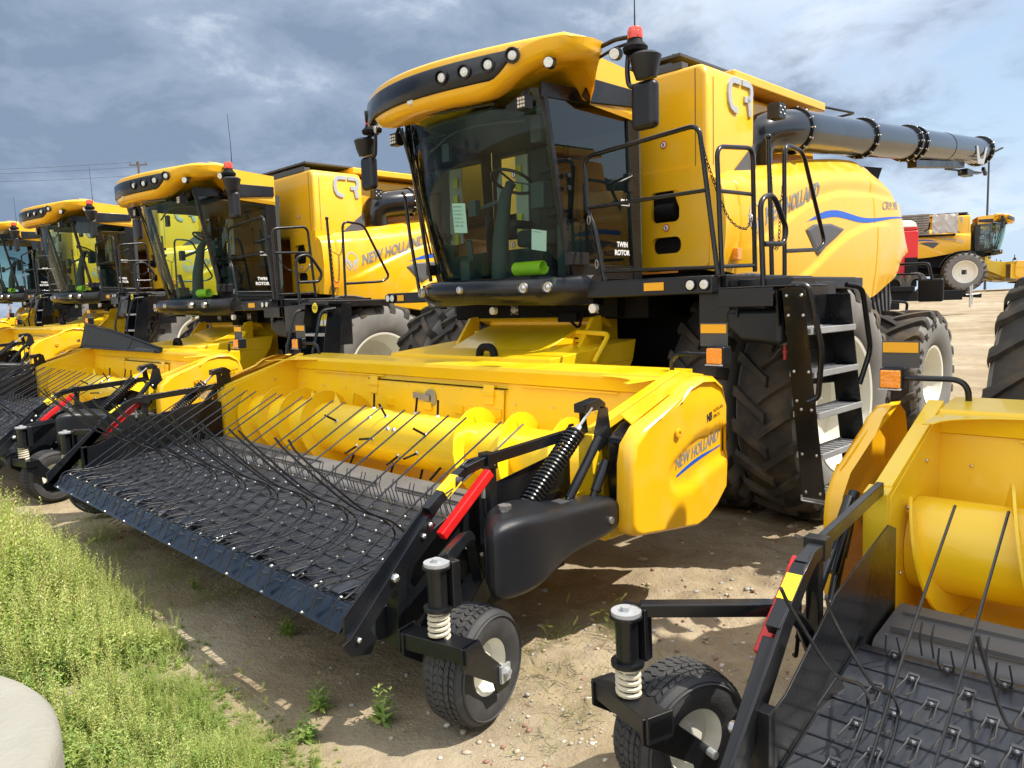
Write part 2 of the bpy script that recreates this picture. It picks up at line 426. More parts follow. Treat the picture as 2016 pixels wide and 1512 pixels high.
def make_header():
    root = empty('pickup_header')
    S = MB()                                               # ---- frame: beam, back wall, floor pan
    S.prism([(-2.02, 1.395), (-2.345, 1.375), (-2.36, 1.345), (-2.345, 1.255), (-2.30, 1.245), (-2.02, 1.27)], -HW, HW+.02)
    S.prism([(-2.30, 1.25), (-2.325, 1.25), (-2.375, .66), (-2.42, .54), (-2.60, .465), (-2.95, .465), (-3.06, .53), (-3.05, .50), (-2.95, .445), (-2.58, .445), (-2.39, .51), (-2.345, .66)], -HW, HW)
    for (x0, x1) in ((-1.95, -.72), (1.05, 1.95)):         # lower edge flange seams
        S.box(x0, x1, -2.352, -2.342, 1.235, 1.247)
    frm = S.build('frame', 'header_yellow', root, bevel=.004)
    q = MB()                                               # centre access panel with hinges
    q.prism([(-2.341, 1.20), (-2.353, 1.20), (-2.383, .82), (-2.371, .82)], -.98, .86)
    for x in (-.86, .70):
        q.prism([(-2.337, 1.23), (-2.362, 1.235), (-2.372, 1.12), (-2.377, 1.08), (-2.350, 1.08)], x-.06, x+.06)
        q.box(x-.07, x+.07, -2.378, -2.352, 1.15, 1.17)
    for x in (-.6, -.05, .35, .52, .80): q.box(x-.05, x+.05, -2.385, -2.362, .98, 1.05)
    pq = q.build('access_panel', 'header_yellow', root, bevel=.003)
    q = MB()
    for i in range(16):
        x = -.93+i*.118
        q.bolt((x, -2.352, 1.185 if i % 2 else .99), (0, -1, -.05), .008, .008)
    for x in np.linspace(-2.15, 2.15, 12): q.bolt((x, -2.352, 1.10), (0, -1, 0), .009, .008)
    for x in np.linspace(-2.1, 2.1, 9): q.bolt((x, -2.37, .80), (0, -1, 0), .009, .008)
    q.build('wall_bolt', 'zinc', host=frm)
    q = MB(); q.lathe([(0, -2.375), (.075, -2.375), (.075, -2.365)], (-.02, 0, 1.085), 'y', 24); q.obox((-.24, -2.385, 1.10), (-.02, -2.385, 1.08), .008, .055)
    q.build('latch_lever', 'steel', root, bevel=.002)
    q = MB(); q.box(-.95, .9, -2.36, -2.345, 1.205, 1.213); q.box(-.58, .52, -2.40, -2.37, .90, .912)
    q.build('rubber_seal', 'matte_black', root)
    for sx in (-1, 1):                                     # ---- end plates
        q = MB()
        poly = [(-2.02, 1.395), (-2.36, 1.36), (-3.06, 1.13), (-3.14, 1.10), (-3.17, .72), (-3.16, .58), (-3.05, .47), (-2.55, .46), (-2.02, .55)]
        q.prism(poly, HW-.008, HW)
        q.prism([(-2.25, 1.405), (-3.10, 1.145), (-3.12, 1.09), (-2.27, 1.34)], HW, HW+.075)     # box rail along the top
        q.prism([(-3.09, 1.14), (-3.17, 1.12), (-3.17, .62), (-3.06, .62)], HW-.002, HW+.10)      # front post
        q.prism([(-3.17, .80), (-3.42, .78), (-3.40, .60), (-3.17, .55)], HW+.02, HW+.035)
        # curved gusset in the top corner
        g = [(HW-.01, -2.33), (HW-.46, -2.36)]+[(HW-.46+.40*math.sin(R(a)), -2.39-.28*(1-math.cos(R(a)))) for a in range(0, 91, 10)]+[(HW-.01, -2.70)]
        q.prism([(a, b) for a, b in g], 1.352, 1.360, 'z')
        if sx < 0: q.mirror()
        ep = q.build('end_plate', 'header_yellow', root, bevel=.003)
        q = MB()
        for (y, z) in ((-2.6, 1.16), (-2.9, 1.0), (-2.5, .9), (-3.0, .72), (-2.7, .62)): q.bolt((HW+.001, y, z)); q.bolt((HW-.009, y, z), (-1, 0, 0))
        for (y, z) in ((-3.12, 1.07), (-3.12, .95), (-3.12, .80), (-3.12, .68)): q.bolt((HW+.10, y, z), r=.014, h=.014)
        if sx < 0: q.mirror()
        q.build('end_plate_bolt', 'zinc', host=ep)
        # moulded end shield
        o2 = [(-3.02, 1.17), (-3.12, 1.08), (-3.145, .98), (-3.155, .64), (-3.13, .59), (-3.08, .565), (-2.49, .49), (-2.38, .51), (-2.26, .57), (-2.14, .67), (-2.125, .86), (-2.145, .92), (-2.14, 1.20), (-2.19, 1.33), (-2.28, 1.385), (-2.42, 1.395), (-2.56, 1.36), (-2.66, 1.295)]
        rows = []; cy_, cz_ = -2.62, .93
        lo = [(-2.78, .79), (-2.70, .745), (-2.55, .745), (-2.36, .82), (-2.13, .86)]
        hi = [(-2.78, .90), (-2.70, .95), (-2.55, 1.015), (-2.36, 1.055), (-2.13, 1.075)]
        def dent(y, z):
            d = 0
            if y > -2.80:
                a, b = lerp(lo, y), lerp(hi, y)
                d = sst(a-.02, a+.045, z)*(1-sst(b-.012, b+.008, z))*sst(-2.82, -2.74, y)
            return -.030*d-.03*sst(-2.9, -2.3, y)*sst(1.2, 1.4, z)
        m_ = len(o2)
        def tri(y, z): return y, z
        for k, (sc_, x) in enumerate(((1.0, 2.55 if sx > 0 else HW+.14), (1.0, 2.575), (.993, 2.622), (.965, 2.645), (.93, 2.655), (.75, 2.662), (.5, 2.665), (.25, 2.666), (.02, 2.666))):
            row = []
            for (y, z) in o2:
                yy, zz_ = cy_+(y-cy_)*sc_, cz_+(z-cz_)*sc_
                row.append((x, yy, zz_))
            rows.append(row)
        q = MB(); 
        # refined surface: outer face as a fine grid so the recess for the lettering can be pressed in
        q.grid(rows[:5], closed_u=True)
        inner = rows[4]; G = 34; ys = np.linspace(-3.15, -2.12, G); 
        q2 = bmesh.new(); ring = [q2.verts.new(p) for p in inner]; fce = q2.faces.new(ring)
        bmesh.ops.triangulate(q2, faces=[fce])
        bmesh.ops.subdivide_edges(q2, edges=q2.edges[:], cuts=24, use_grid_fill=True)
        for v in q2.verts:
            v.co.x += dent(v.co.y, v.co.z)
        q2.verts.ensure_lookup_table(); q2.verts.index_update()
        q.add([tuple(v.co) for v in q2.verts], [tuple(v.index for v in f.verts) for f in q2.faces]); q2.free()
        # inward-sloping top flap back to the frame
        q.sheet([(2.56, -2.28, 1.385), (2.56, -2.66, 1.297), (2.56, -3.02, 1.172), (HW+.12, -2.94, 1.205), (HW+.11, -2.62, 1.295), (HW+.10, -2.28, 1.398)], .006, (0, 0, 1))
        if sx < 0: q.v = [(2.49+(x-HW-.14)*.40, y-.04, z) if x > HW+.13 else (x+.10, y, z-.01) for x, y, z in q.v]; q.mirror()
        sh = q.build('end_shield', 'yellow', root, ang=55)
        sw = sh.modifiers.new('weld', 'WELD'); sw.merge_threshold = .002
        SX = 2.6565 if sx > 0 else 2.5795
        def onrec(p): yy = p.y if sx > 0 else p.y+.04; return Vector((sx*(SX+dent(yy, p.z)+abs(p.x)), p.y, p.z))
        t_ = MB()
        if sx > 0: put_text(t_, 'NEW HOLLAND', (0, -2.695, .872), (0, 1, .235), (0, 0, 1), .070, .49, bold=.02, shear=.15, ext=.02, fn=onrec)
        else: put_text(t_, 'NEW HOLLAND', (0, -2.245, .98), (0, -1, -.235), (0, 0, 1), .070, .49, bold=.02, shear=.15, ext=.02, fn=onrec)
        t_.build('lettering', 'silver', sh, smooth=False)
        t_ = MB(); oy = 0 if sx > 0 else -.04; rows = []
        for i in range(25):
            t = i/24; y = -2.685+.485*t; z = .826+.114*t+.008*math.sin(PI*t); th = .010+.014*math.sin(PI*min(1, t*1.1+.1))
            rows.append([onrec(Vector((.0012, y+oy, z))), onrec(Vector((.0012, y+oy, z+th)))])
        t_.grid(rows); t_.build('blue_stripe', 'blue', sh, smooth=False)
        if sx > 0:
            t_ = MB(); put_text(t_, 'NB', (0, -2.40, 1.115), (0, 1, .22), (0, 0, 1), .050, .060, bold=.04, ext=.01, fn=onrec)
            put_text(t_, 'NOVLAN', (0, -2.325, 1.165), (0, 1, .22), (0, 0, 1), .022, .110, ext=.02, fn=onrec); put_text(t_, 'BROS', (0, -2.325, 1.130), (0, 1, .22), (0, 0, 1), .022, .070, ext=.02, fn=onrec)
            t_.build('dealer_lettering', 'ink', sh, smooth=False)
        t_ = MB(); t_.lathe([(.0, 2.668), (.012, 2.668), (.014, 2.675), (.028, 2.672), (.030, 2.664)], (0, -2.72, 1.095), 'x', 20)
        if sx < 0: t_.mirror()
        t_.build('shield_knob', 'amber_mark', sh)
        q = MB()                                           # black inner cover between plate and shield
        q.prism([(-2.42, 1.30), (-2.96, 1.165), (-3.09, 1.09), (-3.10, .95), (-3.05, .60), (-2.9, .58), (-2.45, .58), (-2.2, .75), (-2.2, 1.2)], HW+.125, 2.555)
        if sx > 0: q.build('drive_cover', 'black', root, bevel=.025, seg=3)
        q = MB(); q.prism([(-2.9, .72), (-3.1, .62), (-3.05, .50), (-2.6, .50), (-2.3, .7)], HW+.02, HW+.12)
        if sx < 0: q.mirror()
        q.build('lower_guard', 'header_yellow', root, bevel=.01)
    # ---- auger
    A = empty('auger', root); cy_, cz_ = -2.74, .80
    q = MB(); q.cyl((-HW+.01, cy_, cz_), (HW-.01, cy_, cz_), .215, 40); at = q.build('auger_tube', 'header_yellow', A, smooth=True, ang=30)
    auger_mb(-HW+.03, -.72, cy_, cz_,   .21, .322, .40, 1, 2.2).build('flighting', 'header_yellow', A, ang=60)
    auger_mb(HW-.03, .80, cy_, cz_, .21, .322, .44, -1, 1.3).build('flighting', 'header_yellow', A, ang=60)
    q = MB()
    for (x, a) in ((-.62, 150), (-.35, 85), (-.30, 200), (-.05, 175), (.0, 120), (.20, 80), (.26, 205), (.50, 85), (.52, 190), (.60, 150), (-.5, 240), (.05, 245), (.4, 250), (.75, 215)):
        d = Vector((0, math.cos(R(a)), math.sin(R(a)))); p = Vector((x, cy_, cz_))+d*.21
        q = MB(); q.tube([p, p+d*.13], .009, 8); q.build('finger', 'matte_black', A)
    q = MB()
    for (x, a) in ((-.62, 150), (-.35, 85), (-.30, 200), (-.05, 175), (.0, 120), (.20, 80), (.26, 205), (.50, 85), (.52, 190), (.60, 150), (.12, 150), (.2, 150), (-.2, 130)):
        d = Vector((0, math.cos(R(a)), math.sin(R(a)))); p = Vector((x, cy_, cz_))+d*.212; q.tube([p, p+d*.012], [.022, .015], 8)
    q.build('finger_guide', 'zinc', host=at)
    for sx, x0 in ((-1, -.86), (1, .93), (1, 1.37), (1, 1.81), (-1, -1.26)):
        q = MB(); x = x0
        q.add([(x, cy_-.06, cz_+.20), (x+.09, cy_-.03, cz_+.21), (x, cy_-.03, cz_+.32)], [(0, 1, 2)]); q.build('flight_gusset', 'header_yellow', A, solid=.005, smooth=False)
    # ---- pickup belts
    BW = 2.24
    def belt_prof(y0, z0, y1, z1, rad):                    # closed loop around two rollers
        d = Vector((y1-y0, z1-z0)); L_ = d.length; d.normalize(); nrm = Vector((-d.y, d.x)); a0 = math.atan2(nrm.y, nrm.x); out = []
        for i in range(9): a = a0+PI*i/8; out.append((y0+rad*math.cos(a), z0+rad*math.sin(a)))
        for i in range(9): a = a0-PI+PI*i/8; out.append((y1+rad*math.cos(a), z1+rad*math.sin(a)))
        return out
    # long belt: front roller (y lower) to rear drum
    q = MB(); P_ = belt_prof(-4.50, .420, -3.66, .575, .072)
    q.prism(P_, -BW, BW); bt = q.build('front_belt', 'belt', root, ang=40)
    q = MB()
    dB = Vector((0, .89, .16)).normalized(); nB = Vector((0, -dB.z, dB.y))
    for i in range(9):                                     # belt laps / stiffener ridges
        p = Vector((0, -4.55, .415))+dB*(.05+i*.105)+nB*.0765; q.obox(p-Vector((BW, 0, 0)), p+Vector((BW, 0, 0)), .008, .0012, nB)
    q.build('belt_ridge', 'belt', host=bt, smooth=False)
    q = MB(); q.prism(belt_prof(-3.50, .575, -3.18, .60, .05), -BW, BW)
    for x0, x1, y in ((-2.2, -.3, -3.27), (1.25, 2.2, -3.27), (.9, 2.2, -3.42), (-2.2, .7, -3.44)): q.box(x0, x1, y-.008, y+.008, .640, .658)
    rb = q.build('transfer_belt', 'belt_rear', root, ang=40)
    q = MB(); q.prism([(-3.14, .61), (-3.02, .57), (-3.0, .50), (-3.04, .50), (-3.06, .56), (-3.14, .59)], -BW, BW); q.build('floor_lip', 'header_yellow', root)
    q = MB(); rnd = random.Random(4)                        # spring tines on the belt
    wires = MB(); bolts = MB()
    for i in range(9):
        p0 = Vector((0, -4.55, .415))+dB*(.03+i*.105)+nB*.077
        off = .5*(i % 2)
        for k in range(-12, 13):
            x = (k+off)*.176
            if abs(x) > BW-.06: continue
            b = p0+Vector((x, 0, 0)); near = i >= 8
            lift = .035 if not near else .10
            back = -.13 if not near else -.01
            for s_ in (-1, 1):
                a = b+Vector((s_*.018, 0, 0))+nB*.010; c = a+dB*(back*.55)+nB*lift*.25+Vector((s_*.008, 0, 0)); e_ = a+dB*back+nB*lift
                wires.tube([a+dB*.035, a, c, e_], .0034, 5)
            wires.tube([b+dB*.035+nB*.012-Vector((.018, 0, 0)), b+dB*.035+nB*.012+Vector((.018, 0, 0))], .007, 5)
            bolts.bolt(b+dB*.01+nB*.006, nB, .009, .012)
    for k in range(-12, 12):                               # tines coming up round the rear drum
        x = (k+.5)*.176; b = Vector((x, -3.60, .640))
        for s_ in (-1, 1):
            a = b+Vector((s_*.02, 0, 0)); wires.tube([a, a+Vector((-.005, -.02, .075)), a+Vector((0, -.005, .135))], .0036, 5)
    for i in range(52):                                    # tines hanging below the front roller
        x = -2.2+i*.0865
        if i % 5 < 2: continue
        a = Vector((x, -4.54, .35)); wires.tube([a, a+Vector((0, -.04, -.04)), a+Vector((0, -.08, -.05))], .0034, 5)
    pt = wires.build('pickup_tine', 'wire', root, ang=60); tag(pt, kind='stuff')
    pb = bolts.build('tine_bolt', 'belt_bolt', root); tag(pb, kind='stuff')
    # ---- windguard across the front
    q = MB(); q.prism([(-4.695, .470), (-4.625, .528), (-4.61, .523), (-4.675, .462), (-4.705, .438), (-4.72, .442)], -BW+.02, BW-.02)
    q.prism([(-4.61, .523), (-4.59, .49), (-4.585, .495), (-4.605, .53)], -BW+.02, BW-.02)
    wg = q.build('windguard_bar', 'navy', root, bevel=.003)
    q = MB()
    for k in range(10): q.prism([(-4.60, .53), (-4.46, .545), (-4.46, .555), (-4.60, .545)], -2.06+k*.44, -1.92+k*.44)
    q.build('mounting_tab', 'navy', host=wg)
    q = MB()
    for k in range(20): q.bolt((-2.10+k*.22, -4.61, .532), (0, -.3, 1), .012, .015); 
    for k in range(11): q.bolt((-2.10+k*.40, -4.712, .450), (0, -1, .2), .009, .010)
    q.build('bar_bolt', 'zinc', host=wg)
    jr = random.Random(8)
    for k in range(10):
        for s_ in (-1, 1):
            x = -2.02+k*.44+s_*.045; j = jr.uniform(-.012, .012)
            q = MB(); pts = spline([(x+.0, -4.72, .475), (x, -4.655, .575), (x+.01, -4.45, .575), (x+.01, -4.26, .615), (x+.01, -4.17, .70), (x+.01, -4.25, .80), (x+j, -4.43, .91), (x+j, -4.72, 1.20), (x+j, -4.79+j, 1.29)], 5)
            q.tube(pts, .0054, 6); q.build('windguard_tine', 'tine', root)
            x2 = x+.10+.06*(s_ > 0); q = MB(); q.tube(spline([(x2, -4.73, .47), (x2, -4.665, .565), (x2, -4.58, .575), (x2+j, -4.1, .86), (x2+j, -3.47+j, 1.20)], 4), .0054, 6); q.build('windguard_tine', 'tine', root)
    for sx in (-1, 1):
        xm = 2.32
        q = MB()                                           # windguard arm: flat lower bar, bent top
        q.prism([(-4.74, .46), (-4.68, .43), (-4.20, .90), (-4.04, 1.03), (-3.98, 1.06), (-3.88, 1.07), (-3.88, 1.115), (-4.00, 1.11), (-4.10, 1.06), (-4.27, .945), (-4.74, .545)], xm-.03, xm-.015)
        q.prism([(-4.74, .46), (-4.68, .43), (-4.25, .85), (-4.30, .90)], xm-.03, xm+.03)
        q.obox((xm, -4.28, .915), (xm, -4.05, 1.065), .05, .045); q.obox((xm, -4.05, 1.065), (xm, -3.88, 1.10), .05, .045)
        q.box(xm-.035, xm+.045, -3.92, -3.86, 1.05, 1.13)
        q.prism([(-4.78, .44), (-4.66, .50), (-4.60, .42), (-4.64, .36), (-4.74, .38)], xm+.02, xm+.028)
        if sx < 0: q.mirror()
        wa = q.build('windguard_arm', 'black', root, bevel=.003)
        q = MB()
        for (y, z, r_) in ((-4.50, .665, .022), (-4.33, .815, .014), (-4.29, .86, .014), (-4.70, .445, .014), (-3.88, 1.07, .014)): q.bolt((xm+.03, y, z), (1, 0, 0), r_, r_*1.1)
        if sx < 0: q.mirror()
        q.build('arm_bolt', 'zinc', host=wa)
        q = MB(); q.obox((xm, -4.185, .977), (xm, -4.095, 1.037), .054, .049)
        if sx < 0: q.mirror()
        wl = q.build('warning_label', 'label_yellow', root)
        q = MB(); x = xm+.030
        q.add([(x, -4.125, 1.00), (x, -4.075, 1.04), (x, -4.12, 1.055)], [(0, 1, 2)]); q.obox((x, -4.18, .965), (x, -4.15, .985), .001, .008); q.obox((x, -4.19, .985), (x, -4.14, 1.0), .001, .006)
        if sx < 0: q.mirror()
        q.build('warning_symbol', 'ink', wl, solid=.001)
        q = MB(); q.obox((xm+.06, -4.25, .80), (xm+.055, -3.93, 1.045), .045, .045)
        if sx < 0: q.mirror()
        q.build('lock_bar', 'red', root, bevel=.006)
        q = MB(); q.obox((xm+.005, -3.88, 1.095), (xm+.01, -3.16, 1.145), .03, .055)
        if sx < 0: q.mirror()
        q.build('tie_bar', 'black', root, bevel=.003)
        q = MB(); q.obox((xm+.015, -3.89, .45), (xm+.015, -3.89, 1.05), .05, .045, (0, 1, 0))
        if sx < 0: q.mirror()
        q.build('upright_post', 'black', root, bevel=.003)
        q = MB(); q.prism([(-4.46, .72), (-4.34, .74), (-3.90, .93), (-3.30, 1.03), (-3.20, .99), (-3.20, .55), (-3.5, .40), (-4.1, .28), (-4.44, .33)], BW+.012, BW+.020)
        q.prism([(-4.42, .735), (-4.47, .73), (-4.49, .33), (-4.44, .30)], BW+.012, BW+.10); 
        q.obox((BW+.03, -4.44, .30), (BW+.03, -3.3, .42), .04, .06)
        if sx < 0: q.mirror()
        ss = q.build('side_sheet', 'black', root, bevel=.002)
        q = MB(); q.prism([(-4.42, .47), (-4.40, .505), (-3.62, .665), (-3.62, .62)], BW+.0, BW+.010)
        if sx < 0: q.mirror()
        q.build('belt_edge_strip', 'black', root)
        q = MB()
        for (y, z) in ((-3.63, .80), (-4.0, .66), (-3.38, .93), (-4.15, .48), (-4.25, .42), (-4.05, .36), (-4.2, .36), (-3.9, .60), (-4.1, .55)): q.bolt((BW+.02, y, z), r=.013, h=.016)
        if sx < 0: q.mirror()
        q.build('sheet_bolt', 'zinc', host=ss)
        # suspension: tower bracket, coil spring, cylinders
        q = MB(); q.prism([(-3.10, 1.28), (-3.03, 1.26), (-3.0, 1.08), (-3.11, 1.02), (-3.16, 1.10)], 2.395, 2.405); q.prism([(-3.24, 1.30), (-3.10, 1.32), (-3.05, 1.29), (-3.05, 1.26), (-3.24, 1.25)], 2.33, 2.405); q.prism([(-3.20, 1.27), (-3.15, 1.27), (-3.12, 1.10), (-3.19, 1.10)], 2.33, 2.338)
        if sx < 0: q.mirror()
        q.build('tower_bracket', 'black', root, bevel=.004)
        s0, s1 = Vector((2.40, -3.30, 1.165)), Vector((2.40, -3.86, .70)); d = (s1-s0); L_ = d.length; d.normalize(); a_ = d.cross(Vector((1, 0, 0))).normalized(); b_ = d.cross(a_)
        q = MB(); nt_ = 31; pts = [s0+d*L_*i/(nt_*12)+(a_*math.cos(2*PI*i/12)+b_*math.sin(2*PI*i/12))*.047 for i in range(nt_*12+1)]
        q.tube(pts, .0088, 6)
        if sx < 0: q.mirror()
        q.build('coil_spring', 'black', root)
        q = MB(); q.cyl(s0-d*.17, s0+d*.02, .009, 8); q.cyl(s0-d*.03, s0, .018, 6); q.cyl((2.44, -3.42, .82), (2.44, -3.52, .70), .012, 8)
        if sx < 0: q.mirror()
        q.build('spring_rod', 'zinc', root)
        q = MB(); q.cyl((2.44, -3.16, 1.11), (2.44, -3.42, .82), .026, 14); q.cyl((2.47, -3.14, .98), (2.47, -3.24, .83), .028, 14); q.cyl((2.47, -3.24, .83), (2.47, -3.34, .66), .022, 14); q.cyl(s0+d*.05, s1, .022, 10)
        if sx < 0: q.mirror()
        q.build('hydraulic_cylinder', 'black', root, ang=50)
        q = MB(); q.tube(spline([(2.36, -3.96, .95), (2.37, -3.95, .80), (2.40, -3.90, .66), (2.45, -3.80, .60)], 5), .008, 8); q.tube(spline([(2.4, -3.05, 1.1), (2.42, -2.98, .95), (2.43, -3.05, .7), (2.45, -3.2, .6)], 5), .008, 8)
        if sx < 0: q.mirror()
        q.build('hydraulic_hose', 'matte_black', root)
        q = MB(); q.cyl((2.36, -3.96, 1.0), (2.36, -3.96, .92), .011, 8)
        if sx < 0: q.mirror()
        q.build('hose_fitting', 'zinc', root)
        marker_light(root, sx)
    # drive cover (near end only): long moulded black box
    q = MB(); rows = []
    st = [(-4.28, .60, .80, 2.40, 2.60), (-4.25, .53, .89, 2.38, 2.68), (-4.10, .515, .90, 2.38, 2.70), (-3.92, .525, .88, 2.38, 2.70), (-3.75, .565, .85, 2.38, 2.645), (-3.55, .585, .83, 2.38, 2.61), (-3.3, .59, .815, 2.38, 2.59), (-3.13, .61, .79, 2.38, 2.57), (-3.10, .65, .75, 2.40, 2.52)]
    for (y, z0, z1, x0, x1) in st:
        c = min(.055, (z1-z0)*.35); rr_ = []
        for (cx_, cz2, a0) in ((x1-c, z1-c, 0), (x0+c, z1-c, 90), (x0+c, z0+c, 180), (x1-c, z0+c, 270)):
            for i in range(5): a = R(a0+i*22.5); rr_.append((cx_+c*math.cos(a), y, cz2+c*math.sin(a)))
        rows.append(rr_)
    rows = [[(a, b+(2.72-a)*.85*sst(-3.4, -4.15, b), c) for a, b, c in r_] for r_ in rows]
    q.grid(rows, closed_u=True); q.add(rows[0], [tuple(range(20))]); q.add(rows[-1], [tuple(range(20))])
    dc = q.build('belt_drive_cover', 'black_plastic', root, ang=80)
    sb = dc.modifiers.new('s', 'SUBSURF'); sb.levels = 2; sb.render_levels = 2
    wd = dc.modifiers.new('w', 'WELD'); wd.merge_threshold = .001; dc.modifiers.move(1, 0)
    q = MB(); rr2 = [(2.705-.02*sst(-3.9, -3.3, y)*4+.001, y, .70) for y in np.linspace(-4.2, -3.2, 12)]
    q.box(2.44, 2.52, -3.62, -3.50, .8335, .8365); q.build('cover_sticker', 'grey_dark', dc)
    q = MB(); q.tube([(2.55, -4.0, .885), (2.55, -4.0, .905)], .022, 8); q.tube([(2.55, -4.0, .905), (2.55, -4.0, .925)], [.03, .034], 6); q.lathe([(0, 2.594), (.018, 2.594), (.02, 2.585)], (0, -3.25, .69), 'x', 12)
    q.build('cover_knob', 'steel', dc)
    return root
hdr = make_header()
castA = caster(hdr, 1, 13, 2.64, -4.49)
castB = caster(hdr, -1, 20, 2.90, -4.42)

# ================================================================== COMBINE
def tractor_tyre(rad, wid, rimr, lugs, lh=.045):
    """agricultural drive tyre round the origin, axle along x; outer face +x"""
    q = MB(); W = wid/2; rb_ = rad-lh
    prof = [(rimr, -W*.80), (rimr+.02, -W*.86), (rimr+(rb_-rimr)*.35, -W*1.0), (rimr+(rb_-rimr)*.62, -W*1.0), (rimr+(rb_-rimr)*.85, -W*.93), (rb_-.012, -W*.80), (rb_, -W*.5), (rb_+.006, 0)]
    prof = prof+[(r_, -h) for r_, h in reversed(prof[:-1])]
    q.m = 1; n = 72; q.lathe(prof, (0, 0, 0), 'x', n)
    mi = []
    for i in range(len(prof)-1):
        side = min(prof[i][0], prof[i+1][0]) < rb_-.03
        mi += [1 if side else 0]*n
    q.mi = mi; q.m = 0
    def surf(u):                                          # u 0 centre .. 1 shoulder .. 1.25 down the sidewall
        if u <= .86: return (rb_+.004-.010*u*u, W*u)
        t = (u-.86)/.39; return (rb_-.004-.13*t*t-.02*t, W*(.86+.13*math.sin(min(t, 1)*PI/2)))
    for k in range(lugs):
        for s_ in (-1, 1):
            a0 = 2*PI*(k+(.5 if s_ > 0 else 0))/lugs; rows = []
            us = [-.10, .02, .2, .4, .6, .76, .86, .95, 1.05, 1.16]
            for u in us:
                r_, h = surf(abs(u)); hh = h if u >= 0 else -h
                sw = .62*W/rad*(1.02*min(u, .80)+.20*max(0, u-.80))*1.25
                a = a0+sw; half = (.045+.020*max(0, u))/rad*(1.25 if u < 0 else 1)*.5*1.25
                top = lh if u < .9 else lh*max(0.02, 1-(u-.86)/.30)
                if u > .86: rt, ht = r_+top*.75, hh+top*.35
                else: rt, ht = r_+top, hh
                def P(r2, h2, aa): return (s_*h2, -r2*math.cos(aa), r2*math.sin(aa))
                rows.append([P(r_-.004, hh, a-half*1.35), P(rt, ht, a-half), P(rt, ht, a+half), P(r_-.004, hh, a+half*1.35)])
            m0 = len(q.f); q.grid(rows); o = len(q.v)-len(rows)*4
            q.add(rows[0], [(0, 1, 2, 3)]); q.add(rows[-1], [(0, 1, 2, 3)])
    return q
def wheel_rim(rimr, wid, dish, holes=0):
    q = MB(); W = wid/2
    q.lathe([(rimr+.0, W*.84), (rimr+.018, W*.88), (rimr-.012, W*.86), (rimr-.03, W*.60), (rimr-.06, W*.50), (rimr-.075, W*.30), (rimr-.10, W*(.30-dish)), (rimr*.62, W*(.22-dish)), (rimr*.42, W*(.22-dish)), (rimr*.38, W*(.30-dish)), (0, W*(.30-dish))], (0, 0, 0), 'x', 64)
    q.lathe([(rimr, -W*.84), (rimr-.02, -W*.80), (rimr-.04, -W*.2), (rimr-.08, W*.2)], (0, 0, 0), 'x', 64)
    for k in range(10):
        a = 2*PI*k/10; q.bolt((W*(.22-dish), rimr*.5*math.cos(a), rimr*.5*math.sin(a)), (1, 0, 0), .022, .03)
    return q
def arc_text(txt, rad, a_mid, h, x, per, flip=False, bold=.03):
    """letters round a sidewall (x plane), reading outwards; a in degrees measured from -y over the top"""
    q = MB(); n = len(txt)
    for i, ch in enumerate(txt):
        if ch == ' ': continue
        a = R(a_mid+(i-(n-1)/2)*per)
        c = Vector((x, -rad*math.cos(a), rad*math.sin(a))); upv = Vector((0, -math.cos(a), math.sin(a))); rt = Vector((0, math.sin(a), math.cos(a)))
        put_text(q, ch, c-rt*h*.38, rt, upv, h, bold=bold, ext=.03)
    return q
def make_wheel(parent, name, cx, cy, cz, rad, wid, rimr, lugs, tyre_mesh, rim_mesh, side, letters=None):
    e = empty(name, parent, (cx, cy, cz))
    if side < 0: e.scale = (1, 1, 1); e.rotation_euler = (0, 0, PI)
    t = bpy.data.objects.new('tyre', tyre_mesh.data); sc.collection.objects.link(t); t.parent = e
    r_ = bpy.data.objects.new('rim', rim_mesh.data); sc.collection.objects.link(r_); r_.parent = e
    if side < 0: t.rotation_euler = (0, 0, 0)
    if letters:
        for l in letters: l.parent = e
    return e
tyF = tractor_tyre(1.0, .56, .56, 22).build('tyre', ['rubber', 'sidewall'], ang=50)
rmF = wheel_rim(.56, .56, .55).build('rim', 'rim', ang=40)
tyR = tractor_tyre(.81, .70, .365, 19).build('tyre', ['rubber', 'sidewall'], ang=50)
rmR = wheel_rim(.365, .70, .35).build('rim', 'rim', ang=40)

PZ = 2.02                                                 # platform height
# body side panel outline: top and bottom height over y
TOP = [(-.33, 2.98), (.3, 3.05), (1.0, 3.16), (1.8, 3.29), (2.5, 3.37), (2.9, 3.39), (3.3, 3.34), (3.7, 3.21), (4.05, 3.02), (4.27, 2.80), (4.38, 2.52), (4.40, 2.36)]
BOT = [(-.33, 2.10), (.2, 2.02), (.8, 1.90), (1.5, 1.80), (2.3, 1.74), (2.9, 1.80), (3.4, 1.93), (3.8, 2.05), (4.1, 2.17), (4.3, 2.26), (4.40, 2.34)]
CR1 = [(-.33, 2.24), (.15, 2.32), (.7, 2.56), (1.3, 2.79), (2.0, 2.93), (2.8, 2.98), (3.4, 2.97), (4.4, 2.94)]        # upper crease
CR2 = [(.60, 1.80), (.95, 1.98), (1.25, 2.10), (1.6, 2.28), (2.1, 2.48), (2.7, 2.62), (3.2, 2.66), (4.4, 2.66)]        # arch swoosh
def sm(pts, x): return (lerp(pts, x-.12)+2*lerp(pts, x)+lerp(pts, x+.12))/4
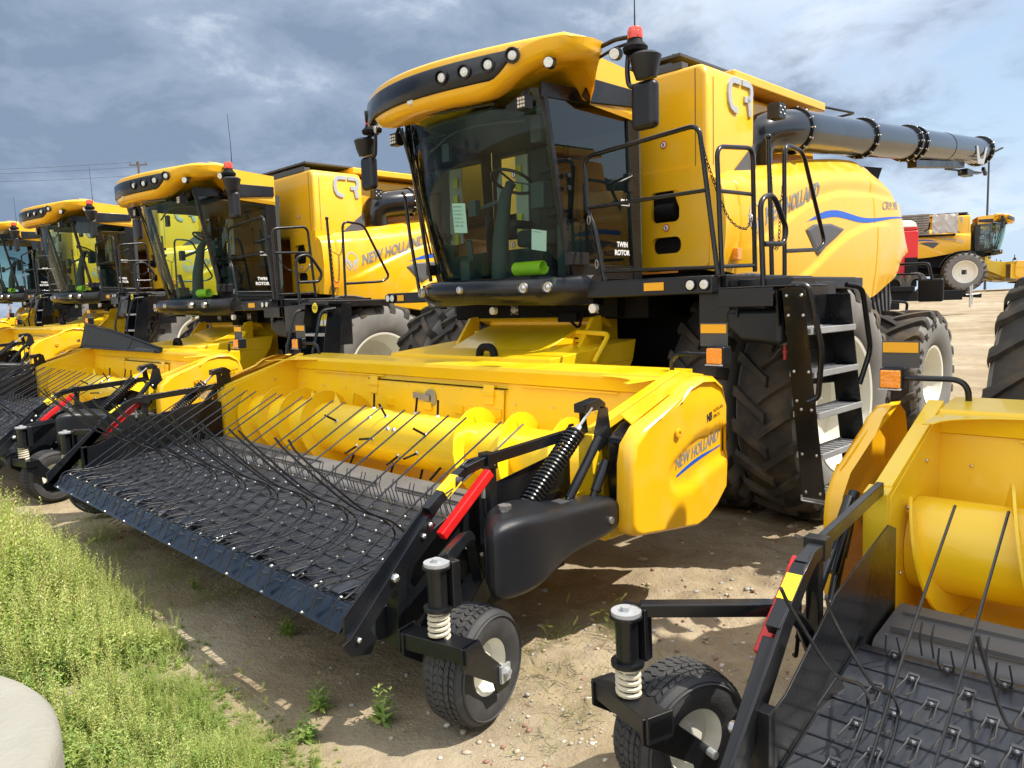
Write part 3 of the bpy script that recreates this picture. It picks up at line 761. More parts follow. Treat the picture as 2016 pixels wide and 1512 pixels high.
def side_x(y, z):
    zt, zb = sm(TOP, y), sm(BOT, y); v = (z-zb)/max(.05, zt-zb)
    x = 1.55+.10*math.sin(PI*min(1, max(0, v*.80+.15)))-.16*sst(.78, 1.02, v)**2
    x -= .13*sst(3.5, 4.45, y)**1.5+.05*sst(.2, -.33, y)
    c1 = sm(CR1, y); x -= .030*sst(c1-.012, c1+.012, z)*sst(-.1, .5, y)-.022*sst(c1+.02, c1+.16, z)*sst(-.1, .5, y)
    c2 = sm(CR2, y)
    if y > .7: x += .035*sst(c2+.02, c2-.015, z)*sst(.7, 1.0, y)*(1-sst(2.9, 3.6, y))
    x -= .016*math.exp(-((y-2.92)/.012)**2)               # panel seams
    x -= .016*math.exp(-((y-(-.12+.02*(z-2.1)))/.010)**2)
    return x
def make_side(parent, sx):
    e = empty('side_panel', parent)
    ys = sorted(set(list(np.round(np.linspace(-.33, 4.40, 96), 4))+[2.89, 2.905, 2.92, 2.935, 2.95, -.135, -.12, -.105, -.09]))
    rows = []
    nz_ = 56
    for y in ys:
        zt, zb = sm(TOP, y), sm(BOT, y)
        row = [(1.35, y, zb+.02), (1.47, y, zb+.0)]+[(side_x(y, zb+(zt-zb)*k/nz_), y, zb+(zt-zb)*k/nz_) for k in range(nz_+1)]+[(1.30, y, zt+.02), (1.0, y, zt+.03)]
        rows.append(row)
    q = MB(); q.grid(rows); q.add(rows[0], [tuple(range(len(rows[0])))])
    if sx < 0: q.mirror()
    q.build('panel', 'yellow', e, ang=70)
    def on(p):  # drop lettering onto the panel
        return Vector((sx*(side_x(p.y, p.z)+.004+abs(p.x)), p.y, p.z))
    q = MB()
    yl, zl, ln = .30, 2.52, 1.28
    if sx > 0: put_text(q, 'NEW HOLLAND', (0, yl, zl), (0, 1, .285), (0, 0, 1), .15, ln, bold=.035, shear=.12, ext=.03, fn=on)
    else: put_text(q, 'NEW HOLLAND', (0, yl+ln-.03, zl+.365), (0, -1, -.285), (0, 0, 1), .15, ln, bold=.035, shear=.12, ext=.03, fn=on)
    q.build('lettering', 'silver', e, smooth=False)
    q = MB()                                              # wheat-leaf emblem
    cy_, cz_ = .12, 2.56
    for s_ in (-1, 1):
        for k in range(3):
            a = R(90-s_*(14+k*30)); b0 = Vector((0, cy_+s_*.012, cz_-.10+k*.05)); tip = b0+Vector((0, math.cos(a), math.sin(a)))*.115
            nn = Vector((0, -math.sin(a), math.cos(a)))*.022; mid = (b0+tip)/2
            q.add([on(p) for p in (b0, mid+nn, tip, mid-nn)], [(0, 1, 2, 3)])
    ring = [(cy_+.105*math.cos(2*PI*i/28), cz_+.005+.14*math.sin(2*PI*i/28)) for i in range(28)]; ring2 = [(cy_+.088*math.cos(2*PI*i/28), cz_+.005+.122*math.sin(2*PI*i/28)) for i in range(28)]
    q.add([on(Vector((0, a, b))) for a, b in ring+ring2], [(i, (i+1) % 28, 28+(i+1) % 28, 28+i) for i in range(28) if i not in (20, 21)])
    q.build('leaf_emblem', 'silver', e, smooth=False)
    q = MB(); top = [(1.10, 2.56), (1.35, 2.655), (1.6, 2.72), (1.9, 2.745), (2.2, 2.725), (2.5, 2.70), (2.8, 2.705), (3.1, 2.73), (3.5, 2.765), (3.95, 2.79)]
    rows = []
    for i in range(41):
        y = 1.10+2.85*i/40; z = sm(top, y); th = .07*sst(1.1, 1.6, y)*(1-.75*sst(1.9, 3.9, y))
        rows.append([on(Vector((0, y, z))), on(Vector((0, y, z-th)))])
    q.grid(rows); q.build('blue_stripe', 'blue', e, smooth=False)
    q = MB()
    if sx > 0: put_text(q, 'CR9.90', (0, 3.18, 2.83), (0, 1, .06), (0, 0, 1), .10, .52, bold=.01, shear=.25, ext=.02, fn=on)
    else: put_text(q, 'CR9.90', (0, 3.70, 2.86), (0, -1, -.06), (0, 0, 1), .10, .52, bold=.01, shear=.25, ext=.02, fn=on)
    q.build('model_lettering', 'silver', e, smooth=False)
    q = MB(); vp = [(1.33, 2.46), (1.60, 2.545), (2.02, 2.555), (2.12, 2.49), (1.80, 2.36), (1.55, 2.10), (1.50, 2.10)]   # triangular vent
    vp = [(1.11, 2.50), (1.28, 2.56), (1.69, 2.59), (2.04, 2.55), (1.82, 2.45), (1.60, 2.36), (1.41, 2.25), (1.33, 2.30)]
    q.add([on(Vector((.004, a, b))) for a, b in vp]+[on(Vector((.012, 1.58+(a-1.58)*.86, 2.46+(b-2.46)*.84))) for a, b in vp], [(i, (i+1) % 8, 8+(i+1) % 8, 8+i) for i in range(8)]+[tuple(range(8, 16))])
    q.build('vent_grille', 'grille', e, smooth=False)
    return e

def front_arc(z, y0, bow, xs):                            # curved roof / windscreen front lines
    return [(x, y0+bow*(abs(x))**2.2, z) for x in xs]
def make_combine():
    root = empty('combine_harvester')
    for sx in (1, -1): make_side(root, sx)
    # ---- chassis and everything dark underneath
    q = MB(); q.box(-1.30, 1.30, -.25, 4.2, 1.25, 2.1); q.box(-1.25, 1.25, -1.0, 0, 1.70, 1.98); q.box(-.75, .75, .2, 4.0, .95, 1.3)
    q.box(-1.2, 1.2, 3.2, 4.3, 2.0, 2.4)
    q.build('chassis', 'matte_black', root, bevel=.02)
    q = MB(); q.box(-2.2, 2.2, -.14, .14, .80, 1.08); q.box(-1.9, 1.9, 3.70, 3.86, .74, .92); q.build('axle', 'grey_dark', root, bevel=.02)
    q = MB()                                              # rear slatted shroud over the steering wheel
    rows = [[(1.35, 2.5+.95*t, 1.75-.35*t*t+.25*t), (1.60, 2.5+.95*t, 1.72-.35*t*t+.25*t), (1.62, 3.2+.75*t, 1.35-.2*t)] for t in np.linspace(0, 1, 6)]
    for sx in (-1, 1):
        q = MB(); q.prism([(3.0, 1.84), (3.45, 1.98), (3.95, 2.10), (4.10, 1.75), (3.95, 1.45), (3.45, 1.55)], 1.36, 1.44)
        for k in range(7):
            t = k/6; q.obox((1.445, 3.05+.9*t, 1.80+.24*t), (1.445, 3.42+.58*t, 1.53-.06*t), .02, .03, (1, 0, 0))
        if sx < 0: q.mirror()
        q.build('rear_guard', 'grille', root)
    q = MB(); q.box(-.9, .9, 3.9, 4.36, 1.5, 2.62); q.prism([(2.7, 3.0), (2.7, 3.35), (3.6, 3.2), (4.0, 2.7), (4.0, 2.4)], -.8, .8); q.build('straw_hood', 'yellow', root, bevel=.08, seg=3)
    q = MB()                                              # front wheel fender arch
    for sx in (-1, 1):
        q = MB(); rows = [[(x, -1.13*math.cos(R(a)), .95+1.12*math.sin(R(a))) for x in (1.35, 1.66, 1.68)] for a in range(60, 166, 7)]
        q.grid(rows)
        if sx < 0: q.mirror()
        q.build('fender', 'grille', root, solid=.02)
    # ---- grain tank
    G = empty('grain_tank', root)
    q = MB(); q.prism([(-1.42, 2.95), (1.42, 2.95), (1.42, 3.80), (1.36, 3.90), (-1.36, 3.90), (-1.42, 3.80)], -.33, .52, 'y')
    q.prism([(-1.0, 2.9), (1.0, 2.9), (1.05, 3.90), (-1.05, 3.90)], .52, 2.7, 'y')
    q.build('tank_body', 'yellow', G, bevel=.05, seg=4)
    for sx in (1, -1):
        q = MB(); q.box(1.4215, 1.4235, -.235, -.229, 2.98, 3.78); q.box(1.30, 1.306, -.3345, -.3325, 2.98, 3.86)
        if sx < 0: q.mirror()
        q.build('panel_gap', 'grey_dark', G, smooth=False)
    q = MB(); q.box(-1.22, 1.22, .50, 2.55, 3.93, 4.03); q.build('tank_lid', 'yellow', G, bevel=.02)
    q = MB(); q.box(-1.1, 1.1, -.25, 2.5, 4.03, 4.06); q.box(-1.15, 1.15, -.30, -.2, 3.90, 3.96)
    for k in range(9): q.box(-1.1+k*.26, -1.08+k*.26, -.2, 2.5, 4.06, 4.085)
    q.cyl((-1.0, -.22, 3.98), (1.0, -.22, 3.98), .025, 8)
    q.build('tank_cover', 'grey_dark', G, bevel=.005)
    q = MB(); q.tube(rounded([(1.05, 1.9, 4.0), (1.25, 3.3, 4.02), (1.0, 3.25, 4.0), (.9, 2.0, 4.0)], .05), .015, 6); q.build('cover_strut', 'black', G)
    for sx in (1, -1):                                    # CR mark: two bent ribbons
        def rib(pts, w_):
            out = MB(); P = [Vector((0, p[0], p[1])) for p in pts]; L1, L2 = [], []
            for i, p in enumerate(P):
                d = (P[min(i+1, len(P)-1)]-P[max(i-1, 0)]).normalized(); n_ = Vector((0, -d.z, d.y))*w_/2; L1.append(p+n_); L2.append(p-n_)
            x0, x1 = 1.42, 1.438; k = len(P)
            vs = [(x0, a.y, a.z) for a in L1]+[(x0, a.y, a.z) for a in L2]+[(x1, a.y, a.z) for a in L1]+[(x1, a.y, a.z) for a in L2]
            fs = []
            for i in range(k-1): fs += [(2*k+i, 2*k+i+1, 3*k+i+1, 3*k+i), (i, i+1, 2*k+i+1, 2*k+i), (k+i, k+i+1, 3*k+i+1, 3*k+i)]
            fs += [(0, k, 3*k, 2*k), (k-1, 2*k-1, 4*k-1, 3*k-1)]
            return out.add(vs, fs)
        y0, z0 = .02, 3.55
        if sx > 0: f = lambda a, b: (y0+a, z0+b)
        else: f = lambda a, b: (y0+.44-a, z0+b)
        q = MB(); ribs = [rib([f(*p) for p in [(.21, .26), (.09, .26), (.05, .25), (.02, .21), (.01, .14), (.02, .07), (.05, .02), (.10, .0), (.15, .0)]], .054),
                          rib([f(*p) for p in [(.24, .26), (.36, .26), (.40, .24), (.41, .19), (.395, .14), (.35, .12), (.28, .12)]], .054), rib([f(*p) for p in [(.33, .12), (.36, .11), (.39, -.02)]], .056)]
        for r_ in ribs: q.add(r_.v, r_.f)
        if sx < 0: q.mirror()
        q.build('model_mark', 'silver', G, smooth=False)
        q = MB(); q.sheet([(1.425, .06, 2.97), (1.425, .52, 2.97), (1.425, .52, 3.32)], .004)      # dark wedge
        if sx < 0: q.mirror()
        q.build('wedge_panel', 'grille', G, smooth=False)
        # front service panel with two openings
        q = MB(); x0, x1, y = .70, 1.44, -.345
        def hole(cx_, cz_, hw, hh, r_):
            out = []
            for (sx_, sz_, a0) in ((1, 1, 0), (-1, 1, 90), (-1, -1, 180), (1, -1, 270)):
                for i in range(5): a = R(a0+i*22.5); out.append((cx_+sx_*(hw-r_)+r_*math.cos(a), cz_+sz_*(hh-r_)+r_*math.sin(a)))
            return out
        bands = [(2.12, 2.46, (.995, 2.35, .16, .075, .06)), (2.46, 3.02, (.985, 2.70, .155, .14, .05))]
        for za, zb, hpar in bands:
            hp = hole(*hpar); cx_, cz_ = hpar[0], hpar[1]; outer = []
            for (a, b) in hp:                             # project the ring out to the rectangle
                dx_, dz_ = a-cx_, b-cz_; t = min(((x1 if dx_ > 0 else x0)-cx_)/dx_ if abs(dx_) > 1e-6 else 9e9, ((zb if dz_ > 0 else za)-cz_)/dz_ if abs(dz_) > 1e-6 else 9e9); outer.append((cx_+dx_*t, cz_+dz_*t))
            n_ = len(hp)
            cor = [(x1, zb), (x0, zb), (x0, za), (x1, za)]
            vs = [(a, y, b) for a, b in outer]+[(a, y, b) for a, b in hp]+[(a, y+.05, b) for a, b in hp]
            fs = [(i, (i+1) % n_, n_+(i+1) % n_, n_+i) for i in range(n_)]+[(n_+i, n_+(i+1) % n_, 2*n_+(i+1) % n_, 2*n_+i) for i in range(n_)]
            q.add(vs, fs)
            for (qi, c) in zip((4, 9, 14, 19), cor):
                q.add([(outer[qi][0], y, outer[qi][1]), (c[0], y, c[1]), (outer[(qi+1) % 20][0], y, outer[(qi+1) % 20][1])], [(0, 1, 2)])
        q.add([(x1, y, 2.12), (x1, y+.3, 2.12), (x1, y+.3, 3.02), (x1, y, 3.02)], [(0, 1, 2, 3)]); q.add([(x0, y, 3.02), (x1, y, 3.02), (x1, y+.04, 3.03), (x0, y+.04, 3.03)], [(0, 1, 2, 3)])
        if sx < 0: q.mirror()
        q.build('service_panel', 'yellow', root, bevel=0, smooth=False)
        q = MB(); q.box(.72, 1.40, -.28, -.2, 2.12, 2.95); q.cyl((.9, -.33, 2.66), (1.1, -.33, 2.66), .07, 16)
        if sx < 0: q.mirror()
        q.build('panel_recess', 'matte_black', root)
        q = MB()
        for (z) in (2.51, 3.26):
            q.cyl((1.0-.03*(z > 3), y-.004 if z < 3 else -.334, z), (1.0-.03*(z > 3), y-.007 if z < 3 else -.337, z), .034, 20)
        if sx < 0: q.mirror()
        pd = q.build('prohibition_sign', 'red', root, smooth=False)
        q = MB()
        for (z) in (2.51, 3.26): q.cyl((1.0-.03*(z > 3), y-.007 if z < 3 else -.337, z), (1.0-.03*(z > 3), y-.0085 if z < 3 else -.3385, z), .026, 20)
        if sx < 0: q.mirror()
        q.build('sign_face', 'white', pd, smooth=False)
        q = MB()
        for (z) in (2.51, 3.26):
            yy = y-.0095 if z < 3 else -.3395; xx = 1.0-.03*(z > 3)
            q.box(xx-.007, xx+.007, yy-.001, yy, z-.017, z+.010); q.box(xx-.012, xx-.003, yy-.001, yy, z+.008, z+.018)
        if sx < 0: q.mirror()
        q.build('sign_symbol', 'ink', pd, smooth=False)
    # ---- unloading auger along the left side
    U_ = empty('unloading_auger', root)
    def tp(y): t = (y-.9)/7.1; return Vector((1.36+.04*t, y, 3.50+.58*t))
    q = MB(); q.tube(rounded([(1.15, .95, 2.9), (1.22, .80, 3.45), (1.38, 1.35, 3.545), tuple(tp(2.2))], .45, 10), .21, 28); q.build('elbow', 'tube', U_)
    q = MB(); q.tube([tp(1.4), tp(4.7)], .205, 32); q.tube([tp(4.7), tp(6.9), tp(7.95)], [.205, .20, .20], 32, cap=False); q.tube([tp(6.1), tp(6.12)], .207, 32)
    q.build('auger_pipe', 'tube', U_, ang=40)
    for y in (1.42, 3.15, 4.62, 4.85, 7.90):
        q = MB(); d = (tp(8)-tp(1)).normalized(); c = tp(y); q.tube([c-d*.02, c+d*.02], .235, 32); fg = q.build('flange', 'black', U_)
        q = MB()
        for k in range(14):
            a = 2*PI*k/14; q.bolt(c-d*.02+Vector((math.cos(a), 0, math.sin(a)))*.221, (0, -1, 0), .012, .014); q.bolt(c+Vector((math.cos(a), 0, math.sin(a)))*.233, (math.cos(a), 0, math.sin(a)), .011, .012)
        q.build('flange_bolt', 'zinc', host=fg)
    q = MB(); q.obox(tp(4.9)+Vector((0, 0, -.26)), tp(7.0)+Vector((0, 0, -.23)), .12, .10); q.obox((1.4, 6.9, 3.66), (1.4, 7.9, 3.72), .04, .03); q.box(1.33, 1.47, 7.1, 7.4, 3.62, 3.72); q.obox((1.3, 6.6, 3.68), (1.5, 7.7, 3.70), .03, .03)
    q.obox((1.5, 7.8, 3.78), (1.5, 7.95, 3.70), .05, .06)
    q.build('spout_bracket', 'black', U_, bevel=.01)
    q = MB(); q.prism([(3.45, 3.42), (4.30, 3.48), (4.15, 3.30), (4.0, 3.0), (3.7, 3.0)], 1.12, 1.22); q.build('auger_cradle', 'matte_black', U_)
    q = MB()
    q.sheet([(1.60, 7.0, 4.02), (1.60, 7.08, 4.03), (1.585, 7.25, 3.86), (1.585, 7.42, 3.87), (1.60, 7.50, 4.06), (1.60, 7.58, 4.06), (1.57, 7.52, 3.80), (1.57, 7.2, 3.78)], .01); q.build('spout_plate', 'silver', U_)
    q = MB(); q.box(1.50, 1.62, .60, .74, 3.52, 3.66); vpl = q.build('valve_plate', 'black', U_, bevel=.008)
    q = MB()
    for (a, b) in ((.63, 3.56), (.71, 3.56), (.63, 3.62), (.71, 3.62), (.67, 3.59)): q.bolt((1.62, a, b), r=.012)
    q.build('valve_bolt', 'zinc', host=vpl)
    # ---- cab
    C = empty('cab', root)
    def ws(u, v):                                         # windscreen surface u -1..1, v 0..1
        x = .84*u+.03*v*u; z = 2.06+1.50*v
        y = -1.86-.26*v+(.36-.06*v)*abs(u)**2.4-.05*math.sin(PI*v)
        return (x, y, z-.02*u)
    q = MB(); q.grid([[ws(-1+2*i/28, j/16) for i in range(29)] for j in range(17)]); q.build('windscreen', 'windscreen_glass', C)
    for sx in (-1, 1):
        q = MB(); a, b = ws(.99, 0), ws(.99, 1)
        q.obox(a, b, .05, .045, (1, 0, 0))
        rp = [(.95, -.72, 2.06), (.95, -.84, 3.56)]
        q.sheet([(.93, -.79, 2.04), (.93, -.68, 2.04), (.93, -.70, 3.60), (.93, -.86, 3.60)], .03)
        q.sheet([(.86, -1.52, 2.04), (.93, -.72, 2.04), (.93, -.72, 2.16), (.865, -1.56, 2.17)], .025)
        q.sheet([(.86, -1.86, 3.46), (.93, -.80, 3.50), (.93, -.80, 3.60), (.86, -1.86, 3.58)], .02)
        if sx < 0: q.mirror()
        q.build('door_frame', 'black', C, bevel=.006)
        q = MB(); A_ = [ws(.985, v) for v in (0.06, .3, .55, .8, .97)]
        vs = [(p[0]+.018, p[1]+.02, p[2]) for p in A_]; vs2 = [(.938, -.75-.06*v, 2.14+1.38*v) for v in (0, .27, .53, .78, 1)]
        q.grid([vs, vs2])
        if sx < 0: q.mirror()
        q.build('door_glass', 'door_glass', C)
        q = MB(); q.tube([(.965, -1.02, 2.86), (.985, -1.0, 2.87), (.985, -.84, 2.93), (.965, -.82, 2.93)], .013, 8); q.box(.94, .965, -.86, -.80, 2.80, 2.96)
        if sx < 0: q.mirror()
        q.build('door_handle', 'black_plastic', C, bevel=.004)
        q = MB()
        for z in (2.88, 2.78):
            kn = MB(); kn.cyl((.90, -1.60+.0, z), (.925, -1.60, z), .02, 12)
            if sx < 0: kn.mirror()
            kn.build('door_knob', 'black_plastic', C)
        q.box(.87, .95, -1.62, -1.40, 2.16, 2.26)
        if sx < 0: q.mirror()
        q.build('door_hinge', 'black_plastic', C, bevel=.004)
        if sx > 0:
            q = MB(); put_text(q, 'PLM', (.968, -.985, 2.69), (0, 1, 0), (0, 0, 1), .040, .13, bold=.03, shear=.1, ext=.02); q.box(.967, .969, -.985, -.86, 2.675, 2.680)
            put_text(q, 'TWIN', (.966, -1.045, 2.32), (0, 1, 0), (0, 0, 1), .045, .15, bold=.03, ext=.02); put_text(q, 'ROTOR', (.966, -1.075, 2.25), (0, 1, 0), (0, 0, 1), .045, .21, bold=.03, ext=.02)
            q.build('door_lettering', 'white', C, smooth=False)
    q = MB(); q.box(-.92, .92, -.70, -.62, 2.05, 2.42); q.box(-.42, .92, -.70, -.62, 2.42, 3.55); q.box(-.92, -.86, -.70, -.62, 2.42, 3.4); q.box(-.92, .92, -.70, -.60, 3.38, 3.55); q.box(-.85, .85, -1.75, -.62, 2.00, 2.06); q.box(-.80, .80, -1.72, -.65, 3.41, 3.45); q.box(-.45, .45, -1.98, -1.72, 3.42, 3.45)
    q.build('cab_shell', 'interior', C)
    q = MB(); q.box(-.26, .26, -1.05, -.62, 2.40, 2.56); q.box(-.25, .25, -.74, -.62, 2.56, 3.15); q.box(-.14, .14, -.74, -.64, 3.17, 3.36); q.box(-.15, .15, -1.0, -.68, 2.06, 2.40); q.box(.30, .42, -1.25, -.72, 2.62, 2.72); q.box(-.42, -.30, -1.0, -.72, 2.60, 2.68)
    q.build('seat', 'seat', C, bevel=.04, seg=3)
    q = MB(); q.box(.30, .46, -1.42, -1.30, 2.68, 2.92); q.box(.45, .80, -1.25, -.7, 2.06, 2.55); q.build('armrest_console', 'interior', C, bevel=.02)
    q = MB(); q.tube([(0, -1.52, 2.06), (0, -1.50, 2.45), (0, -1.42, 2.85), (0, -1.36, 2.93)], [.085, .075, .055, .04], 12); q.tube([(0, -1.36, 2.93), (0, -1.35, 2.95)], .05, 12); q.obox((-.20, -1.60, 2.72), (0, -1.45, 2.80), .05, .03); q.box(-.25, -.15, -1.66, -1.60, 2.66, 2.80)
    q.box(-.34, -.22, -1.70, -1.55, 2.08, 2.26); q.obox((-.28, -1.6, 2.2), (-.24, -1.68, 2.45), .05, .03)
    q.build('steering_column', 'interior', C)
    q = MB(); cn = Vector((0, -1.33, 2.97)); nrm_ = Vector((0, .45, .9)).normalized(); a_ = Vector((1, 0, 0)); b_ = nrm_.cross(a_)
    q.tube([cn+(a_*math.cos(2*PI*i/32)+b_*math.sin(2*PI*i/32))*.20 for i in range(32)], .015, 8, closed=True)
    for k in (30, 150, 270): q.obox(cn, cn+(a_*math.cos(R(k))+b_*math.sin(R(k)))*.2, .02, .012)
    q.build('steering_wheel', 'black_plastic', C)
    q = MB(); q.tube(spline([(-.72, -1.70, 3.30), (-.3, -1.72, 3.42), (.2, -1.74, 3.40), (.55, -1.70, 3.36)], 5), .012, 6); q.box(-.52, -.42, -1.72, -1.68, 3.18, 3.34); q.box(.50, .62, -1.6, -1.55, 3.2, 3.42); q.build('sun_visor', 'grey_dark', C)
    q = MB(); q.box(-.56, -.39, -.72, -.705, 2.55, 3.35)
    q.build('rear_post_panel', 'tarp', C)
    q = MB()
    for z in (3.2, 3.02, 2.72, 2.60): q.box(-.52, -.46, -.745, -.741, z-.06, z+.05)
    q.build('warning_label', 'label_yellow', C, smooth=False)
    # roof
    Rf = empty('cab_roof', root)
    def plan(u, off=0):                                   # roof front edge plan, u -1..1
        x = 1.24*u; y = -2.46+off+.46*abs(u)**1.9
        return x, y
    rows = []; NU = 40
    levels = [(3.47, .30, .80), (3.42, .12, .93), (3.43, .04, .97), (3.48, .0, 1.0), (3.56, -.01, 1.01), (3.68, .01, 1.0), (3.735, .0, 1.0), (3.76, .02, .99), (3.785, .14, .96), (3.83, .45, .86)]
    for z, off, sq in levels:
        row = []
        for i in range(NU+1):
            u = -1+2*i/NU; x, y = plan(u, off); lift = .07*abs(u)**2
            row.append((x*sq, y, z+(lift if z > 3.62 else lift*.5+.20*sst(.50, .92, abs(u)))))
        ye = -1.42
        lw = 0 if z > 3.62 else .20
        tail = [(1.27*sq, -1.72, z+.07+lw), (1.26*sq, -1.58, z+.07+lw), (1.08, -1.46, z+.06+lw*.3), (.985, -1.40, z+.03), (.975, -.70, z-.02)]
        row = [(-a, b, c) for a, b, c in reversed(tail)]+row+tail; rows.append(row)
    q = MB(); q.grid(rows)
    t_ = rows[-1]; q.add(t_, [tuple(range(len(t_)))]); t0_ = rows[0]; q.add(t0_, [tuple(range(len(t0_)))])
    q.build('roof_shell', 'yellow', Rf, ang=55)
    rows = []                                             # dark light band wrapping the front
    for j, z in enumerate((3.505, 3.52, 3.685, 3.70)):
        row = []
        for i in range(61):
            u = -1.0+1.78*i/60; x, y = plan(u, -.022 if j in (1, 2) else -.005); lift = .07*abs(u)**2
            zz_ = z; 
            if u > .5: zz_ = z+(3.69-z)*sst(.60, .80, u)*(.95 if z < 3.6 else .2)
            row.append((x, y-.004, zz_+lift))
        rows.append(row)
    q = MB(); q.grid(rows); q.build('light_band', 'black', Rf, ang=60)
    for u in (-.97, .30, .46, .61, .75):
        x, y = plan(u, -.03); nx, ny = (1.24, .46*1.9*abs(u)**.9*(1 if u > 0 else -1)); nv = Vector((ny, -nx, -.12)).normalized(); z = 3.605+.07*u*u+.012*(u > .5)+.03*(u > .7)
        q = MB(); c = Vector((x, y, z)); q.tube([c-nv*.01, c+nv*.018, c+nv*.02], [.058, .058, .046], 20, cap=False); q.tube([c-nv*.006, c-nv*.003], .055, 20); lt = q.build('headlight', 'black_plastic', Rf)
        q = MB(); q.tube([c-nv*.005, c+nv*.006, c+nv*.012], [.036, .034, .016], 20); q.build('clear_glass', 'clear_lens', Rf)
    q = MB()
    for u in (-.80,): x, y = plan(u, .0); q.tube([(x+.25, y-.05, 3.51), (x+.25, y-.075, 3.50)], .04, 16)
    q.lathe([(.0, -2.475), (.035, -2.475), (.04, -2.46)], (0, 0, 3.515), 'y', 20)
    q.build('roof_lamp', 'clear_lens', Rf)
    for sx in (-1, 1):
        q = MB(); q.prism([(-1.50, 3.50), (-1.40, 3.66), (-.72, 3.66), (-.72, 3.52), (-1.40, 3.46)], .975, 1.00)
        if sx < 0: q.mirror()
        q.build('side_trim', 'black', Rf, bevel=.01)
        c = Vector((1.13, -2.02, 3.62)); q = MB(); q.cyl(c, c+Vector((.02, -.05, -.005)), .042, 16); q.cyl(c+Vector((0, .03, .02)), c+Vector((0, .03, .07)), .02, 8)
        if sx < 0: q.mirror()
        q.build('work_light', 'black_plastic', Rf)
        q = MB(); q.cyl(c+Vector((.02, -.05, -.005)), c+Vector((.024, -.058, -.006)), .036, 16)
        if sx < 0: q.mirror()
        q.build('clear_glass', 'clear_lens', Rf)
        # mirror arm group
        q = MB(); q.tube(rounded([(1.15, -1.55, 3.80), (1.42, -1.62, 3.80), (1.62, -1.68, 3.76)], .05), .017, 8); q.tube(rounded([(1.15, -1.55, 3.72), (1.42, -1.62, 3.74), (1.62, -1.68, 3.72)], .05), .012, 8)
        q.tube(rounded([(1.60, -1.68, 3.76), (1.585, -1.70, 3.52), (1.60, -1.70, 3.40), (1.70, -1.70, 3.40)], .05), .019, 8); q.cyl((1.62, -1.70, 3.62), (1.78, -1.70, 3.60), .016, 8)
        if sx < 0: q.mirror()
        q.build('mirror_arm', 'black', root)
        mr = MB(); mr.box(1.63, 1.84, -1.74, -1.64, 3.08, 3.42)
        if sx < 0: mr.mirror()
        mr.build('mirror', 'black_plastic', root, bevel=.045, seg=4)
        mr = MB(); mr.tube([(1.755, -1.70, 3.43), (1.755, -1.71, 3.50), (1.755, -1.71, 3.58), (1.755, -1.71, 3.60)], [.075, .095, .115, .09], 18)
        if sx < 0: mr.mirror()
        mr.build('wide_angle_mirror', 'black_plastic', root)
        q = MB(); q.lathe([(.0, 3.60), (.085, 3.60), (.092, 3.63), (.055, 3.67), (.05, 3.69)], (1.66, -1.70, .035), 'z', 24)
        if sx < 0: q.mirror()
        bq = q.build('beacon', 'matte_black', root)
        q = MB(); q.lathe([(.054, 3.725), (.056, 3.735), (.056, 3.78), (.045, 3.805), (.0, 3.81)], (1.66, -1.70, 0), 'z', 24)
        if sx < 0: q.mirror()
        q.build('beacon_lens', 'red_lens', bq)
        c = Vector((1.50, -1.70, 3.66)); q = MB(); q.cyl(c, c+Vector((.01, -.05, -.01)), .045, 16)
        if sx < 0: q.mirror()
        wl = q.build('work_light', 'black_plastic', root)
        q = MB(); q.cyl(c+Vector((.01, -.05, -.01)), c+Vector((.012, -.056, -.011)), .038, 16)
        if sx < 0: q.mirror()
        q.build('clear_glass', 'clear_lens', wl)
        c = Vector((.83, -2.02, 3.40)); q = MB(); q.box(c.x-.05, c.x+.05, c.y-.02, c.y+.06, c.z-.055, c.z+.055); q.obox(c, c+Vector((0, .06, .12)), .02, .03)
        if sx < 0: q.mirror()
        wl = q.build('square_work_light', 'black_plastic', root, bevel=.006)
        q = MB()
        for a in (-1, 0, 1):
            for b in (-1, 0, 1): q.cyl((c.x+a*.028, c.y-.021, c.z+b*.028), (c.x+a*.028, c.y-.026, c.z+b*.028), .012, 8)
        if sx < 0: q.mirror()
        q.build('clear_glass', 'clear_lens', wl)
    q = MB(); q.tube([(1.60, -1.62, 3.75), (1.60, -1.62, 4.05), (1.56, -1.62, 4.45)], [.007, .004, .003], 6); q.build('antenna', 'black', root)
    q = MB()                                              # wipers and left pillar rods
    for k, (a, b) in enumerate((((-.80, -1.98, 3.50), (-.74, -1.60, 2.20)), ((-.77, -2.0, 3.48), (-.70, -1.72, 2.62)), ((-.70, -2.03, 3.48), (-.74, -1.72, 2.35)))): q.tube([a, b], .010, 6)
    q.tube([(-.35, -2.18, 3.49), (.62, -2.12, 3.42)], .014, 6); q.tube([(-.86, -1.86, 3.5), (-.88, -1.62, 2.1)], .02, 6)
    q.build('wiper', 'black', C)
    # bumper under the windscreen
    q = MB(); rows = []
    for i in range(41):
        u = -1+2*i/40; x = 1.02*u; y = -1.98+.52*abs(u)**3.2; t = .10+.035*abs(u)
        ring = [(x, y+.12, 2.06), (x, y+.03, 2.075), (x, y-.01, 2.05), (x, y-.03, 2.0), (x, y-.02, 1.98-t*.4), (x, y+.03, 1.97-t), (x, y+.15, 1.96-t)]
        rows.append(ring)
    q.grid(rows); q.add(rows[0], [tuple(range(7))]); q.add(rows[-1], [tuple(range(7))]); bp_ = q.build('bumper', 'black', root, ang=60)
